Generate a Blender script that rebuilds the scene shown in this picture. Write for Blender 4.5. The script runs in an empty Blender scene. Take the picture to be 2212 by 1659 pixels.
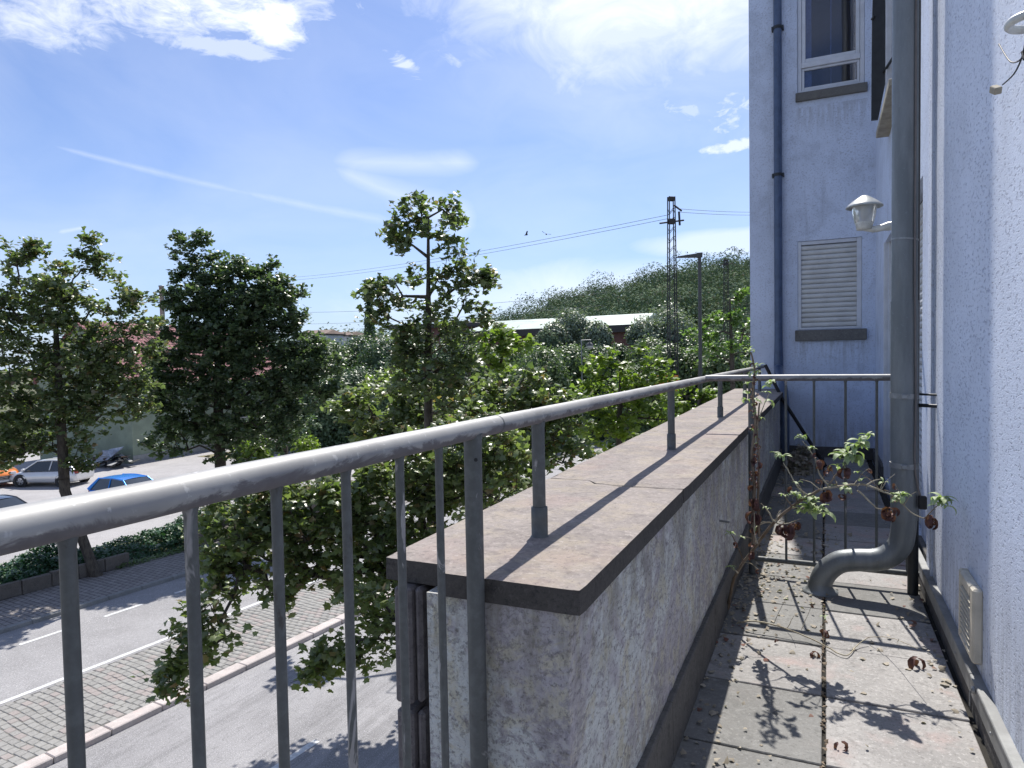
import bpy, bmesh, math, random
import numpy as np
from mathutils import Vector, Matrix
from math import radians, sin, cos, pi, tan, atan2, sqrt
random.seed(7); rng = np.random.default_rng(11)
S = bpy.context.scene
COL = S.collection

# ---------------------------------------------------------------- camera
FPX, FW, FH = 1475.0, 2212.0, 1659.0        # focal length in pixels of a 2212 px wide frame (24 mm)
yaw, pit, rol = radians(24.55), radians(2.2), radians(1.05)
cF = Vector((-sin(yaw)*cos(pit), cos(yaw)*cos(pit), -sin(pit)))
cR0 = Vector((cos(yaw), sin(yaw), 0)); cU0 = cR0.cross(cF)
cR = cR0*cos(rol) - cU0*sin(rol); cU = cU0*cos(rol) + cR0*sin(rol)
EYE = Vector((0, 0, 1.39))                   # eye height above the terrace floor (z = 0)
cd = bpy.data.cameras.new('camera'); cam = bpy.data.objects.new('camera', cd); COL.objects.link(cam)
cd.sensor_width = 36; cd.lens = 36*FPX/FW; cd.clip_start = 0.05; cd.clip_end = 5000
M = Matrix((cR, cU, -cF)).transposed().to_4x4(); M.translation = EYE
cam.matrix_world = M
S.camera = cam

# ---------------------------------------------------------------- light
GZ = -5.41                                   # street level
LDIR = Vector((0.11, -0.705, -1.0)).normalized()
sd = bpy.data.lights.new('sun', 'SUN'); sun = bpy.data.objects.new('sun', sd); COL.objects.link(sun)
sd.energy = 4.9; sd.angle = radians(0.5); sd.color = (1.0, 0.955, 0.89)
sun.rotation_euler = LDIR.to_track_quat('-Z', 'Y').to_euler()
S.view_settings.view_transform = 'Standard'; S.view_settings.look = 'None'
S.view_settings.exposure = 0.55; S.view_settings.gamma = 1; S.view_settings.use_curve_mapping = False
S.render.engine = 'CYCLES'
S.cycles.max_bounces = 6; S.cycles.transparent_max_bounces = 8; S.cycles.use_denoising = True

W = bpy.data.worlds.new('World'); S.world = W; W.use_nodes = True
def build_world():
    nt = W.node_tree; N = nt.nodes; L = nt.links; N.clear()
    out = N.new('ShaderNodeOutputWorld'); bg = N.new('ShaderNodeBackground')
    sky = N.new('ShaderNodeTexSky'); sky.sky_type = 'NISHITA'; sky.sun_disc = False
    sky.sun_elevation = radians(54.5); sky.sun_rotation = radians(-8.9); sky.dust_density = 0.6; sky.ozone_density = 3.0
    sky.air_density = 1.0
    tc = N.new('ShaderNodeTexCoord')
    def vm(op, a, b=None):
        n = N.new('ShaderNodeVectorMath'); n.operation = op
        for i, v in enumerate((a, b)):
            if v is None: continue
            if isinstance(v, (tuple, Vector)): n.inputs[i].default_value = tuple(v)
            else: L.new(v, n.inputs[i])
        return n
    def m(op, a, b=None, c=None, clamp=False):
        n = N.new('ShaderNodeMath'); n.operation = op; n.use_clamp = clamp
        for i, v in enumerate((a, b, c)):
            if v is None: continue
            if isinstance(v, (int, float)): n.inputs[i].default_value = v
            else: L.new(v, n.inputs[i])
        return n.outputs[0]
    def sstep(x, a, b):
        n = N.new('ShaderNodeMapRange'); n.interpolation_type = 'SMOOTHSTEP'
        L.new(x, n.inputs[0]); n.inputs[1].default_value = a; n.inputs[2].default_value = b
        return n.outputs[0]
    sep = N.new('ShaderNodeSeparateXYZ'); L.new(tc.outputs['Generated'], sep.inputs[0])
    X, Y, Z = sep.outputs
    # cloud layer on a high plane: direction projected to z = 1
    zc = m('MAXIMUM', Z, 0.02)
    az = m('ARCTAN2', X, Y)                     # azimuth, 0 along +Y, negative to the left
    el = m('ARCSINE', Z)
    cmb = N.new('ShaderNodeCombineXYZ'); L.new(m('DIVIDE', X, m('ADD', zc, 0.12)), cmb.inputs[0]); L.new(m('DIVIDE', Y, m('ADD', zc, 0.12)), cmb.inputs[1])
    def noise(vec, scale, detail=6, rough=0.55, dist=0.0, off=(0,0,0), sc=(1,1,1), rz=0):
        mp = N.new('ShaderNodeMapping'); L.new(vec, mp.inputs[0]); mp.inputs['Location'].default_value = off
        mp.inputs['Scale'].default_value = sc; mp.inputs['Rotation'].default_value = (0,0,rz)
        n = N.new('ShaderNodeTexNoise'); n.inputs['Scale'].default_value = scale; n.inputs['Detail'].default_value = detail
        n.inputs['Roughness'].default_value = rough; n.inputs['Distortion'].default_value = dist; L.new(mp.outputs[0], n.inputs['Vector'])
        return n.outputs[0]
    pl = cmb.outputs[0]
    a2 = N.new('ShaderNodeCombineXYZ'); L.new(az, a2.inputs[0]); L.new(el, a2.inputs[1]); ang = a2.outputs[0]
    def blob(px, py, rx, ry, rot=0.0, soft=1.0):
        # soft ellipse in (azimuth, elevation)
        d = cF + cR*((px-FW/2)/FPX) - cU*((py-FH/2)/FPX); d.normalize()
        A, E_ = atan2(d.x, d.y), math.asin(d.z)
        du = m('SUBTRACT', az, A); dv = m('SUBTRACT', el, E_)
        c, s_ = cos(rot), sin(rot)
        u = m('ADD', m('MULTIPLY', du, c), m('MULTIPLY', dv, s_)); v = m('SUBTRACT', m('MULTIPLY', dv, c), m('MULTIPLY', du, s_))
        r2 = m('ADD', m('POWER', m('ABSOLUTE', m('DIVIDE', u, rx)), 2.0), m('POWER', m('ABSOLUTE', m('DIVIDE', v, ry)), 2.0))
        return m('SUBTRACT', 1.0, m('MULTIPLY', r2, 0.5))         # 1 centre, .5 at radius
    def ang_of(px, py):
        d = cF + cR*((px-FW/2)/FPX) - cU*((py-FH/2)/FPX); d.normalize(); return atan2(d.x, d.y), math.asin(d.z)
    def seg(p0, p1, w0, w1, ends=.12):
        # tapered streak between two sky directions; 1 on the axis, 0 at the edge
        (a0, e0), (a1, e1) = ang_of(*p0), ang_of(*p1); L_ = math.hypot(a1-a0, e1-e0); ux, uy = (a1-a0)/L_, (e1-e0)/L_
        du = m('SUBTRACT', az, a0); dv = m('SUBTRACT', el, e0)
        t = m('DIVIDE', m('ADD', m('MULTIPLY', du, ux), m('MULTIPLY', dv, uy)), L_); n_ = m('ABSOLUTE', m('SUBTRACT', m('MULTIPLY', dv, ux), m('MULTIPLY', du, uy)))
        w = m('ADD', w0, m('MULTIPLY', t, w1-w0)); core = m('SUBTRACT', 1.0, m('DIVIDE', n_, m('MAXIMUM', w, .0005)))
        return m('MULTIPLY', m('MAXIMUM', core, 0.0), m('MULTIPLY', sstep(t, 0, ends), sstep(t, 1, 1-ends)))
    def cl(x): return m('MAXIMUM', m('MINIMUM', x, 1.0), 0.0)
    def mask(b, nz, gain, thr): return cl(m('MULTIPLY', m('SUBTRACT', m('ADD', cl(b), nz), thr), gain))
    nA = noise(ang, 9, 8, .62, .6, sc=(1,1.5,1)); nB = noise(ang, 22, 8, .68, .8, off=(3,1,0), sc=(1,1.5,1)); nC = noise(ang, 4.5, 6, .6, 1.2, off=(5,2,1), sc=(1,2.2,1), rz=.25)
    acc = None
    def add(x, w):
        nonlocal acc
        x = m('MULTIPLY', x, w); acc = x if acc is None else m('MAXIMUM', acc, x)
    nP = noise(ang, 17, 9, .66, 1.0, off=(3,1,0), sc=(1,2.6,1), rz=-.55); nQ = noise(ang, 40, 6, .62, .5, off=(8,1,0), sc=(1,1.8,1), rz=-.5)
    pf = m('ADD', m('MULTIPLY', nP, .72), m('MULTIPLY', nQ, .28))
    add(mask(blob(370, -10, .30, .075, .03), pf, 3.2, 1.24), .8)       # puffs top left
    add(mask(blob(90, 35, .14, .050, .02), pf, 3.0, 1.22), .65)
    add(mask(blob(590, 50, .055, .045, 0), pf, 3.6, 1.14), .85)
    add(mask(blob(500, 105, .10, .018, .0), pf, 5, 1.16), .5)
    add(mask(blob(1400, -50, .34, .15, .03), nA, 1.3, 0.93), .95)    # big soft bright bank, top centre
    add(mask(blob(1330, 60, .16, .045, -.05), nC, 2.2, 1.0), .6)
    add(mask(blob(1400, 170, .34, .13, -.1), nC, .9, 0.80), .40)
    add(mask(blob(880, 145, .06, .022, -.45), nP, 5, 1.38), .6)
    add(mask(blob(990, 130, .05, .02, -.2), nP, 4, 1.3), .4)
    add(mask(blob(1585, 314, .07, .012, .05), nQ, 4, 1.24), .65)
    add(mask(blob(1590, 240, .06, .05, .3), nQ, 5, 1.36), .5)
    add(mask(blob(1480, 238, .05, .02, -.2), nQ, 5, 1.33), .4)
    add(m('MULTIPLY', seg((660, 345), (1080, 350), .035, .03, .25), m('ADD', .25, nC)), .55)
    add(m('MULTIPLY', seg((680, 345), (1060, 500), .022, .06, .2), m('ADD', .2, nC)), .60)
    add(m('MULTIPLY', seg((60, 300), (900, 488), .004, .022, .12), m('ADD', .10, nA)), .50)    # contrail
    add(m('MULTIPLY', seg((110, 505), (200, 488), .008, .004, .3), m('ADD', .3, nA)), .5)
    add(mask(blob(1560, 525, .12, .022, .0), nC, 2, 0.85), .5)
    add(mask(blob(1350, 640, .4, .05, .0), nC, 1.3, 0.70), .5)
    fill_cloud = cl(m('MULTIPLY', m('SUBTRACT', noise(pl, .55, 7, .6, .9, sc=(1,1,1)), .44), 2.2))
    infr = m('MULTIPLY', sstep(az, -1.15, -.95), sstep(az, .45, .25))
    add(m('MULTIPLY', fill_cloud, m('SUBTRACT', 1.0, m('MULTIPLY', infr, .78))), .75)  # cloud mostly outside the view, added to brighten the shaded walls
    add(m('MULTIPLY', noise(ang, 3.2, 5, .55, .8, off=(2,9,1), sc=(1,2.4,1), rz=.12), 1.0), .32)
    # general veil towards the horizon
    veil = m('MULTIPLY', m('POWER', cl(m('SUBTRACT', 1.0, m('MULTIPLY', el, 1.9))), 2.6), .55)
    tint = N.new('ShaderNodeMix'); tint.data_type = 'RGBA'; tint.blend_type = 'MULTIPLY'; tint.inputs[0].default_value = 1
    L.new(sky.outputs[0], tint.inputs[6]); tint.inputs[7].default_value = SKYT
    mx0 = N.new('ShaderNodeMix'); mx0.data_type = 'RGBA'; L.new(veil, mx0.inputs[0]); L.new(tint.outputs[2], mx0.inputs[6]); mx0.inputs[7].default_value = (5.6, 6.9, 9.2, 1)
    mx = N.new('ShaderNodeMix'); mx.data_type = 'RGBA'; L.new(acc, mx.inputs[0]); L.new(mx0.outputs[2], mx.inputs[6]); mx.inputs[7].default_value = (10.2, 10.6, 11.2, 1)
    L.new(mx.outputs[2], bg.inputs[0]); bg.inputs[1].default_value = 0.080
    L.new(bg.outputs[0], out.inputs[0])
SKYT = (.70, .88, 1.22, 1)
build_world()

# ---------------------------------------------------------------- helpers
def P(px, py, D):
    """world point at depth D (metres along the view axis) behind photo pixel px, py (2212 px wide frame)"""
    return EYE + cF*D + cR*((px-FW/2)/FPX*D) - cU*((py-FH/2)/FPX*D)
def PY(px, py, Y):
    d = cF + cR*((px-FW/2)/FPX) - cU*((py-FH/2)/FPX); return EYE + d*(Y/d.y)
def PX(px, py, X):
    d = cF + cR*((px-FW/2)/FPX) - cU*((py-FH/2)/FPX); return EYE + d*(X/d.x)
def PZ(px, py, Z):
    d = cF + cR*((px-FW/2)/FPX) - cU*((py-FH/2)/FPX); return EYE + d*((Z-EYE.z)/d.z)

def tag(o, label=None, cat=None, group=None, kind=None):
    if label: o['label'] = label
    if cat: o['category'] = cat
    if group: o['group'] = group
    if kind: o['kind'] = kind
    return o
def empty(name, loc=(0,0,0), rz=0, **k):
    o = bpy.data.objects.new(name, None); COL.objects.link(o); o.location = loc; o.rotation_euler = (0,0,rz); o.empty_display_size = .1
    return tag(o, **k)
def link_mesh(name, me, mat=None, parent=None, loc=None, **k):
    o = bpy.data.objects.new(name, me); COL.objects.link(o)
    if mat is not None and not me.materials:
        for mm in (mat if isinstance(mat, (list, tuple)) else [mat]): me.materials.append(mm)
    if parent is not None:
        o.parent = parent
        o.matrix_parent_inverse = Matrix.Identity(4)
    if loc is not None: o.location = loc
    return tag(o, **k)
class MB:
    def __init__(s): s.v = []; s.f = []; s.m = []; s.sm = []
    def add(s, vs, fs, mi=0, smooth=False):
        b = len(s.v); s.v += [tuple(v) for v in vs]
        for f in fs: s.f.append([i+b for i in f]); s.m.append(mi); s.sm.append(smooth)
    def box(s, x0, x1, y0, y1, z0, z1, mi=0, R=None):
        vs = [(x,y,z) for z in (z0,z1) for y in (y0,y1) for x in (x0,x1)]
        if R is not None: vs = [tuple(R @ Vector(v)) for v in vs]
        s.add(vs, [(0,2,3,1),(4,5,7,6),(0,1,5,4),(2,6,7,3),(0,4,6,2),(1,3,7,5)], mi)
    def bbox(s, x0, x1, y0, y1, z0, z1, b=.004, mi=0, R=None, jit=0.0):
        """box with chamfered edges"""
        bm = bmesh.new(); bmesh.ops.create_cube(bm, size=1)
        for v in bm.verts:
            v.co = Vector((x0+(v.co.x+.5)*(x1-x0), y0+(v.co.y+.5)*(y1-y0), z0+(v.co.z+.5)*(z1-z0)))
            if jit: v.co += Vector((random.uniform(-jit,jit), random.uniform(-jit,jit), random.uniform(-jit,jit)))
        bmesh.ops.bevel(bm, geom=bm.edges[:], offset=b, segments=1, affect='EDGES')
        if R is not None: bmesh.ops.transform(bm, matrix=R, verts=bm.verts)
        bm.verts.index_update()
        s.add([v.co[:] for v in bm.verts], [[v.index for v in f.verts] for f in bm.faces], mi); bm.free()
    def chipbox(s, x0, x1, y0, y1, z0, z1, cuts=26, chip=.004, mi=0):
        bm = bmesh.new(); bmesh.ops.create_cube(bm, size=1); bmesh.ops.subdivide_edges(bm, edges=bm.edges[:], cuts=cuts, use_grid_fill=True)
        from mathutils import noise as mn
        for v in bm.verts:
            ex = [abs(abs(c)-.5) < 1e-4 for c in v.co]; sg = Vector([math.copysign(1, c) for c in v.co])
            w = Vector((x0+(v.co.x+.5)*(x1-x0), y0+(v.co.y+.5)*(y1-y0), z0+(v.co.z+.5)*(z1-z0)))
            if sum(ex) >= 2:
                a = abs(mn.noise(w*22))*chip*1.3 + max(0, mn.noise(w*7+Vector((5,5,5)))-.25)*chip*5 + chip*.35
                for k in range(3):
                    if ex[k]: w[k] -= sg[k]*a
            elif ex[2]: w.z += mn.noise(w*14)*.0007
            v.co = w
        bm.verts.index_update(); s.add([v.co[:] for v in bm.verts], [[v.index for v in f.verts] for f in bm.faces], mi); bm.free()
    def tube(s, pts, rad, n=12, cap=True, mi=0, smooth=True):
        pts = [Vector(p) for p in pts]
        if isinstance(rad, (int, float)): rad = [rad]*len(pts)
        rings = []; up = None
        for i, p in enumerate(pts):
            t = (pts[min(i+1,len(pts)-1)] - pts[max(i-1,0)])
            if t.length < 1e-9: t = Vector((0,0,1))
            t.normalize()
            if up is None:
                up = Vector((0,0,1)) if abs(t.z) < .9 else Vector((1,0,0))
            a = t.cross(up)
            if a.length < 1e-6: a = t.cross(Vector((0,1,0)))
            a.normalize(); b = a.cross(t).normalized(); up = b
            rings.append([p + (a*cos(2*pi*k/n) + b*sin(2*pi*k/n))*rad[i] for k in range(n)])
        vs = [v for r in rings for v in r]; fs = []
        for i in range(len(pts)-1):
            for k in range(n):
                fs.append((i*n+k, i*n+(k+1)%n, (i+1)*n+(k+1)%n, (i+1)*n+k))
        s.add(vs, fs, mi, smooth)
        if cap:
            s.add(rings[0], [list(range(n))[::-1]], mi); s.add(rings[-1], [list(range(n))], mi)
    def lathe(s, prof, n=20, c=(0,0,0), mi=0, R=None, smooth=True):
        vs = []; fs = []
        for (r, z) in prof:
            for k in range(n):
                v = Vector((r*cos(2*pi*k/n), r*sin(2*pi*k/n), z))
                if R is not None: v = R @ v
                vs.append(v + Vector(c))
        for i in range(len(prof)-1):
            for k in range(n): fs.append((i*n+k, i*n+(k+1)%n, (i+1)*n+(k+1)%n, (i+1)*n+k))
        s.add(vs, fs, mi, smooth)
    def build(s, name, mat, parent=None, loc=None, **k):
        me = bpy.data.meshes.new(name); me.from_pydata(s.v, [], s.f)
        me.polygons.foreach_set('material_index', s.m); me.polygons.foreach_set('use_smooth', s.sm)
        me.update()
        return link_mesh(name, me, mat, parent, loc, **k)

# ---------------------------------------------------------------- materials
class NB:
    """small node-graph builder"""
    def __init__(s, name):
        s.m = bpy.data.materials.new(name); s.m.use_nodes = True; s.nt = s.m.node_tree; s.N = s.nt.nodes; s.L = s.nt.links
        s.b = s.N['Principled BSDF']; s.tc = s.N.new('ShaderNodeTexCoord')
        g = s.N.new('ShaderNodeNewGeometry'); s.pos = g.outputs['Position']; s.nrm = g.outputs['Normal']; s.rnd_island = g.outputs['Random Per Island']
        s.obj = s.tc.outputs['Object']
    def _in(s, sock, v):
        if isinstance(v, (int, float)): sock.default_value = v
        elif isinstance(v, tuple): sock.default_value = v if len(v) == len(sock.default_value) else v + (1,)*(len(sock.default_value)-len(v))
        else: s.L.new(v, sock)
    def noise(s, scale, detail=4, rough=.55, vec=None, sc=None, dist=0, rot=None, off=None, color=False):
        v = vec if vec is not None else s.pos
        if sc or rot or off:
            mp = s.N.new('ShaderNodeMapping'); s.L.new(v, mp.inputs[0])
            if sc: mp.inputs['Scale'].default_value = sc
            if rot: mp.inputs['Rotation'].default_value = rot
            if off: mp.inputs['Location'].default_value = off
            v = mp.outputs[0]
        n = s.N.new('ShaderNodeTexNoise'); s.L.new(v, n.inputs['Vector'])
        n.inputs['Scale'].default_value = scale; n.inputs['Detail'].default_value = detail; n.inputs['Roughness'].default_value = rough; n.inputs['Distortion'].default_value = dist
        return n.outputs[1 if color else 0]
    def vor(s, scale, vec=None, feat='F1', rnd=1.0, sc=None, out='Distance'):
        v = vec if vec is not None else s.pos
        if sc:
            mp = s.N.new('ShaderNodeMapping'); s.L.new(v, mp.inputs[0]); mp.inputs['Scale'].default_value = sc; v = mp.outputs[0]
        n = s.N.new('ShaderNodeTexVoronoi'); n.feature = feat; s.L.new(v, n.inputs['Vector']); n.inputs['Scale'].default_value = scale; n.inputs['Randomness'].default_value = rnd
        return n.outputs[out]
    def step(s, x, a, b, lo=0., hi=1., smooth=True):
        n = s.N.new('ShaderNodeMapRange'); n.interpolation_type = 'SMOOTHSTEP' if smooth else 'LINEAR'
        s._in(n.inputs[0], x); n.inputs[1].default_value = a; n.inputs[2].default_value = b; n.inputs[3].default_value = lo; n.inputs[4].default_value = hi
        return n.outputs[0]
    def mth(s, op, a, b=None, clamp=False):
        n = s.N.new('ShaderNodeMath'); n.operation = op; n.use_clamp = clamp; s._in(n.inputs[0], a)
        if b is not None: s._in(n.inputs[1], b)
        return n.outputs[0]
    def mix(s, f, a, b, mode='MIX'):
        n = s.N.new('ShaderNodeMix'); n.data_type = 'RGBA'; n.blend_type = mode
        s._in(n.inputs[0], f); s._in(n.inputs[6], a); s._in(n.inputs[7], b); return n.outputs[2]
    def xyz(s, v=None):
        n = s.N.new('ShaderNodeSeparateXYZ'); s.L.new(v if v is not None else s.pos, n.inputs[0]); return n.outputs
    def bump(s, h, st=.5, dist=.01, prev=None):
        n = s.N.new('ShaderNodeBump'); s._in(n.inputs['Height'], h); n.inputs['Strength'].default_value = st; n.inputs['Distance'].default_value = dist
        if prev is not None: s.L.new(prev, n.inputs['Normal'])
        return n.outputs[0]
    def attr(s, name):
        n = s.N.new('ShaderNodeAttribute'); n.attribute_name = name; return n
    def objrnd(s): return s.N.new('ShaderNodeObjectInfo').outputs['Random']
    def done(s, col=None, rough=.8, metal=0., nrm=None, spec=.5, **k):
        if col is not None: s._in(s.b.inputs['Base Color'], col)
        s._in(s.b.inputs['Roughness'], rough); s._in(s.b.inputs['Metallic'], metal); s.b.inputs['Specular IOR Level'].default_value = spec
        if nrm is not None: s.L.new(nrm, s.b.inputs['Normal'])
        for kk, v in k.items(): s._in(s.b.inputs[kk], v)
        return s.m

def mat_plaster(name, base, speck=(.22,.25,.33), scale=1., bump=.6, dirt=.3, pits=1.0, stains=(), ysc=1.0):
    b = NB(name)
    big = b.noise(1.1, 5, .6); mid = b.noise(7, 4, .6, dist=.5)
    streak = b.noise(3.0, 5, .6, sc=(4,4,.35)); st2 = b.noise(11, 5, .65, sc=(2,2,.22), off=(5,1,9)); blot = b.noise(2.3, 6, .68, off=(8,2,4), dist=.4)
    grain = b.noise(95*scale, 3, .6, sc=(1,ysc,1)); g2 = b.noise(210*scale, 2, .5, sc=(1,ysc,1))
    pit = b.noise(52*scale, 3, .7, sc=(1,ysc,1), off=(3,2,7)); pm = b.noise(1.7, 4, .6, off=(1,9,2))
    c = b.mix(b.step(big, .35, .7), base, tuple(x*.86 for x in base))
    c = b.mix(b.step(mid, .45, .75, 0, .35), c, tuple(min(1,x*1.08) for x in base))
    c = b.mix(b.step(streak, .55, .78, 0, dirt), c, tuple(x*.55 for x in base))
    c = b.mix(b.step(blot, .50, .66, 0, dirt*.9), c, tuple(x*.66 for x in base))
    c = b.mix(b.step(b.mth('ADD', pit, b.mth('MULTIPLY', b.mth('SUBTRACT', pm, .5), .18)), .555, .64, 0, .70*pits), c, speck)
    X_, Y_, Z_ = b.xyz()
    for (ax, a0, a1, z0, z1, w) in stains:       # grime below sills: ax 0/1 = along x / y
        u = (X_, Y_)[ax]; mk = b.mth('MULTIPLY', b.mth('MULTIPLY', b.step(u, a0-.06, a0+.05), b.step(u, a1+.06, a1-.05)), b.mth('MULTIPLY', b.step(Z_, z0-.5, z0-.02), b.step(Z_, z0+.01, z0)))
        c = b.mix(b.mth('MULTIPLY', b.mth('MULTIPLY', mk, b.step(st2, .40, .62)), w), c, (.20,.19,.18))
    lowm = b.mth('MULTIPLY', b.step(Z_, .75, .05), b.step(st2, .38, .6)); c = b.mix(b.mth('MULTIPLY', lowm, .45), c, (.26,.27,.29))
    h = b.mth('ADD', b.mth('MULTIPLY', grain, .7), b.mth('MULTIPLY', g2, .3))
    h = b.mth('SUBTRACT', h, b.step(pit, .53, .68, 0, .9))
    return b.done(c, .92, nrm=b.bump(h, bump, .0045/scale), spec=.25)
MAT = {}
MAT['plaster_near'] = mat_plaster('plaster_near', (.74,.80,.92), speck=(.38,.42,.55), scale=1.55, bump=1.0, dirt=.14, pits=1.0, ysc=.38)
MAT['plaster_far'] = mat_plaster('plaster_far', (.64,.71,.85), speck=(.36,.38,.45), scale=1.0, bump=.6, dirt=.5, pits=.7, stains=((0,-.34,.50,4.60,0,.32),(0,-.34,.52,1.54,0,.32),(1,6.45,7.95,3.5,0,.3)))

def mat_parapet():
    b = NB('parapet_render')
    a = b.noise(2.6, 5, .62, dist=.6); c1 = b.noise(9, 6, .72, off=(4,1,2), dist=.8); d = b.noise(2.6, 6, .7, sc=(3,2.2,.35), off=(1,7,3))
    pit = b.noise(85, 5, .75, sc=(1,.5,1)); gr = b.noise(42, 5, .7, dist=.8, sc=(1,.5,1)); f2 = b.noise(24, 6, .78, off=(9,3,3), sc=(1,.6,1), dist=.7); f3 = b.noise(55, 5, .8, off=(3,3,8), sc=(1,.5,1), dist=.6)
    c = b.mix(b.step(a, .44, .54), (.72,.74,.72), (.52,.49,.52))
    c = b.mix(b.step(c1, .47, .60, 0, .8), c, (.64,.60,.46))
    c = b.mix(b.step(b.mth('ADD', f2, b.mth('MULTIPLY', b.mth('SUBTRACT', b.noise(1.8, 5, .65, off=(6,2,2)), .5), .5)), .50, .60, 0, .75), c, (.36,.335,.37))
    c = b.mix(b.step(f3, .52, .60, 0, .6), c, (.24,.225,.22))
    c = b.mix(b.step(f3, .46, .40, 0, .5), c, (.66,.65,.62))
    c = b.mix(b.step(d, .55, .70, 0, .6), c, (.20,.185,.21))
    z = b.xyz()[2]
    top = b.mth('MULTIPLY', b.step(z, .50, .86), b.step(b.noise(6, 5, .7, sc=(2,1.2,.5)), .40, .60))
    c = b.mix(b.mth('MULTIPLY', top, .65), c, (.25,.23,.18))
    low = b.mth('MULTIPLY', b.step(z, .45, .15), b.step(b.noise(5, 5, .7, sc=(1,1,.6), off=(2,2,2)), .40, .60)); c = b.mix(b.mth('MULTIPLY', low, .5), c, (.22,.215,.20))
    c = b.mix(b.step(pit, .55, .63, 0, .6), c, (.14,.13,.13))
    h = b.mth('ADD', gr, b.mth('ADD', b.mth('MULTIPLY', pit, .6), b.mth('MULTIPLY', f3, .5)))
    return b.done(c, .95, nrm=b.bump(h, 1.0, .010), spec=.2)
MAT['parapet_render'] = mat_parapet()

def mat_concrete(name, base, dark, rust=0., scale=1., dk=.5, warm=(.42,.36,.25), wf=0.):
    b = NB(name)
    a = b.noise(2.2*scale, 6, .65, dist=.3); g = b.noise(60*scale, 4, .7); s_ = b.noise(14*scale, 5, .7, off=(5,5,5)); r = b.noise(3.3*scale, 5, .6, off=(9,2,1))
    g2 = b.noise(130*scale, 3, .7, off=(2,8,1)); m_ = b.noise(26*scale, 5, .75, off=(1,5,8), dist=.6); w_ = b.noise(7*scale, 6, .7, off=(4,4,4))
    c = b.mix(b.step(a, .35, .68), base, tuple(x*.74 for x in base))
    if wf: c = b.mix(b.step(w_, .46, .62, 0, wf), c, warm)
    c = b.mix(b.step(s_, .52, .68, 0, dk), c, dark)
    c = b.mix(b.step(m_, .50, .64, 0, dk*.8), c, tuple(x*1.30 for x in base))
    if rust: c = b.mix(b.step(r, .52, .7, 0, rust), c, (base[0]*1.15, base[1]*.93, base[2]*.90))
    c = b.mix(b.step(g, .56, .68, 0, .7), c, tuple(min(1, x*1.5) for x in base))
    c = b.mix(b.step(g, .44, .34, 0, .6), c, dark)
    c = b.mix(b.step(g2, .58, .70, 0, .75), c, dark)
    orr = b.objrnd()
    c = b.mix(b.mth('MULTIPLY', orr, .28), c, tuple(x*.66 for x in base))
    h = b.mth('ADD', b.mth('MULTIPLY', g, .6), b.mth('MULTIPLY', s_, .4))
    return b.done(c, .93, nrm=b.bump(h, .6, .005), spec=.25)
MAT['coping'] = mat_concrete('coping_concrete', (.275,.245,.228), (.125,.11,.105), rust=.35, dk=.6, wf=.35)
MAT['coping_edge'] = mat_concrete('weathered_shaded_edge', (.085,.078,.072), (.03,.03,.03), scale=2, dk=.8)  # coping sides: algae dark, with their shade also put into the colour
MAT['cladding'] = mat_concrete('cladding_concrete', (.17,.155,.155), (.07,.065,.07), dk=.6)
MAT['slab'] = mat_concrete('paving_concrete', (.33,.32,.31), (.15,.142,.138), rust=.9, dk=.5)
MAT['slab_grey'] = mat_concrete('paving_concrete_grey', (.215,.213,.205), (.12,.12,.115), rust=.2, dk=.6)
MAT['skirt'] = mat_concrete('skirting_concrete', (.13,.125,.12), (.05,.05,.05), dk=.6)
MAT['sill'] = mat_concrete('sill_stone', (.17,.165,.155), (.08,.08,.075), dk=.4)
MAT['bed'] = mat_concrete('joint_bed', (.03,.028,.024), (.02,.02,.018), dk=.5)
MAT['kerb_pink'] = mat_concrete('kerb_stone_pale', (.52,.47,.445), (.36,.33,.32), rust=.4, dk=.35)
MAT['kerb_grey'] = mat_concrete('kerb_stone_grey', (.28,.28,.27), (.16,.16,.15), dk=.4)
MAT['planter'] = mat_concrete('planter_block', (.16,.14,.12), (.06,.06,.05), dk=.6)

def mat_rail():
    b = NB('galvanised_rail')
    a = b.noise(16, 6, .7, sc=(1,.45,1), dist=.8); s_ = b.noise(60, 4, .6); n2 = b.noise(5, 4, .6, off=(3,3,3))
    nz = b.xyz(b.nrm)[2]
    wear_shade = b.step(b.mth('ADD', a, b.mth('MULTIPLY', b.mth('SUBTRACT', .0, nz), .30)), .50, .62)  # worn patches, plus shade painted onto the underside by normal
    c = b.mix(b.step(n2, .4, .65), (.32,.32,.315), (.24,.24,.24))
    c = b.mix(b.step(s_, .62, .7, 0, .4), c, (.6,.6,.6))
    c = b.mix(wear_shade, c, b.mix(b.noise(30, 3, .6), (.085,.08,.085), (.18,.17,.175)))
    h = b.mth('SUBTRACT', b.mth('MULTIPLY', s_, .2), wear_shade)
    return b.done(c, b.step(wear_shade, 0, 1, .56, .85), metal=b.step(wear_shade, 0, 1, .2, .05), nrm=b.bump(h, .6, .0012), spec=.5)
MAT['rail'] = mat_rail()
def mat_post(name='painted_post', base=(.085,.092,.092)):
    b = NB(name)
    a = b.noise(12, 6, .7, sc=(1,1,.35), dist=.8); s_ = b.noise(45, 5, .65); o = b.objrnd()
    c = b.mix(b.step(s_, .4, .7), base, tuple(x*1.35 for x in base))
    c = b.mix(b.step(a, .62, .66, 0, .8), c, (.34,.33,.33))
    c = b.mix(b.step(a, .40, .34, 0, .8), c, (.05,.045,.04))
    return b.done(c, .6, metal=.1, nrm=b.bump(b.mth('ADD', b.step(a, .58, .62), b.mth('MULTIPLY', s_, .5)), .5, .001))
MAT['post'] = mat_post()
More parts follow.
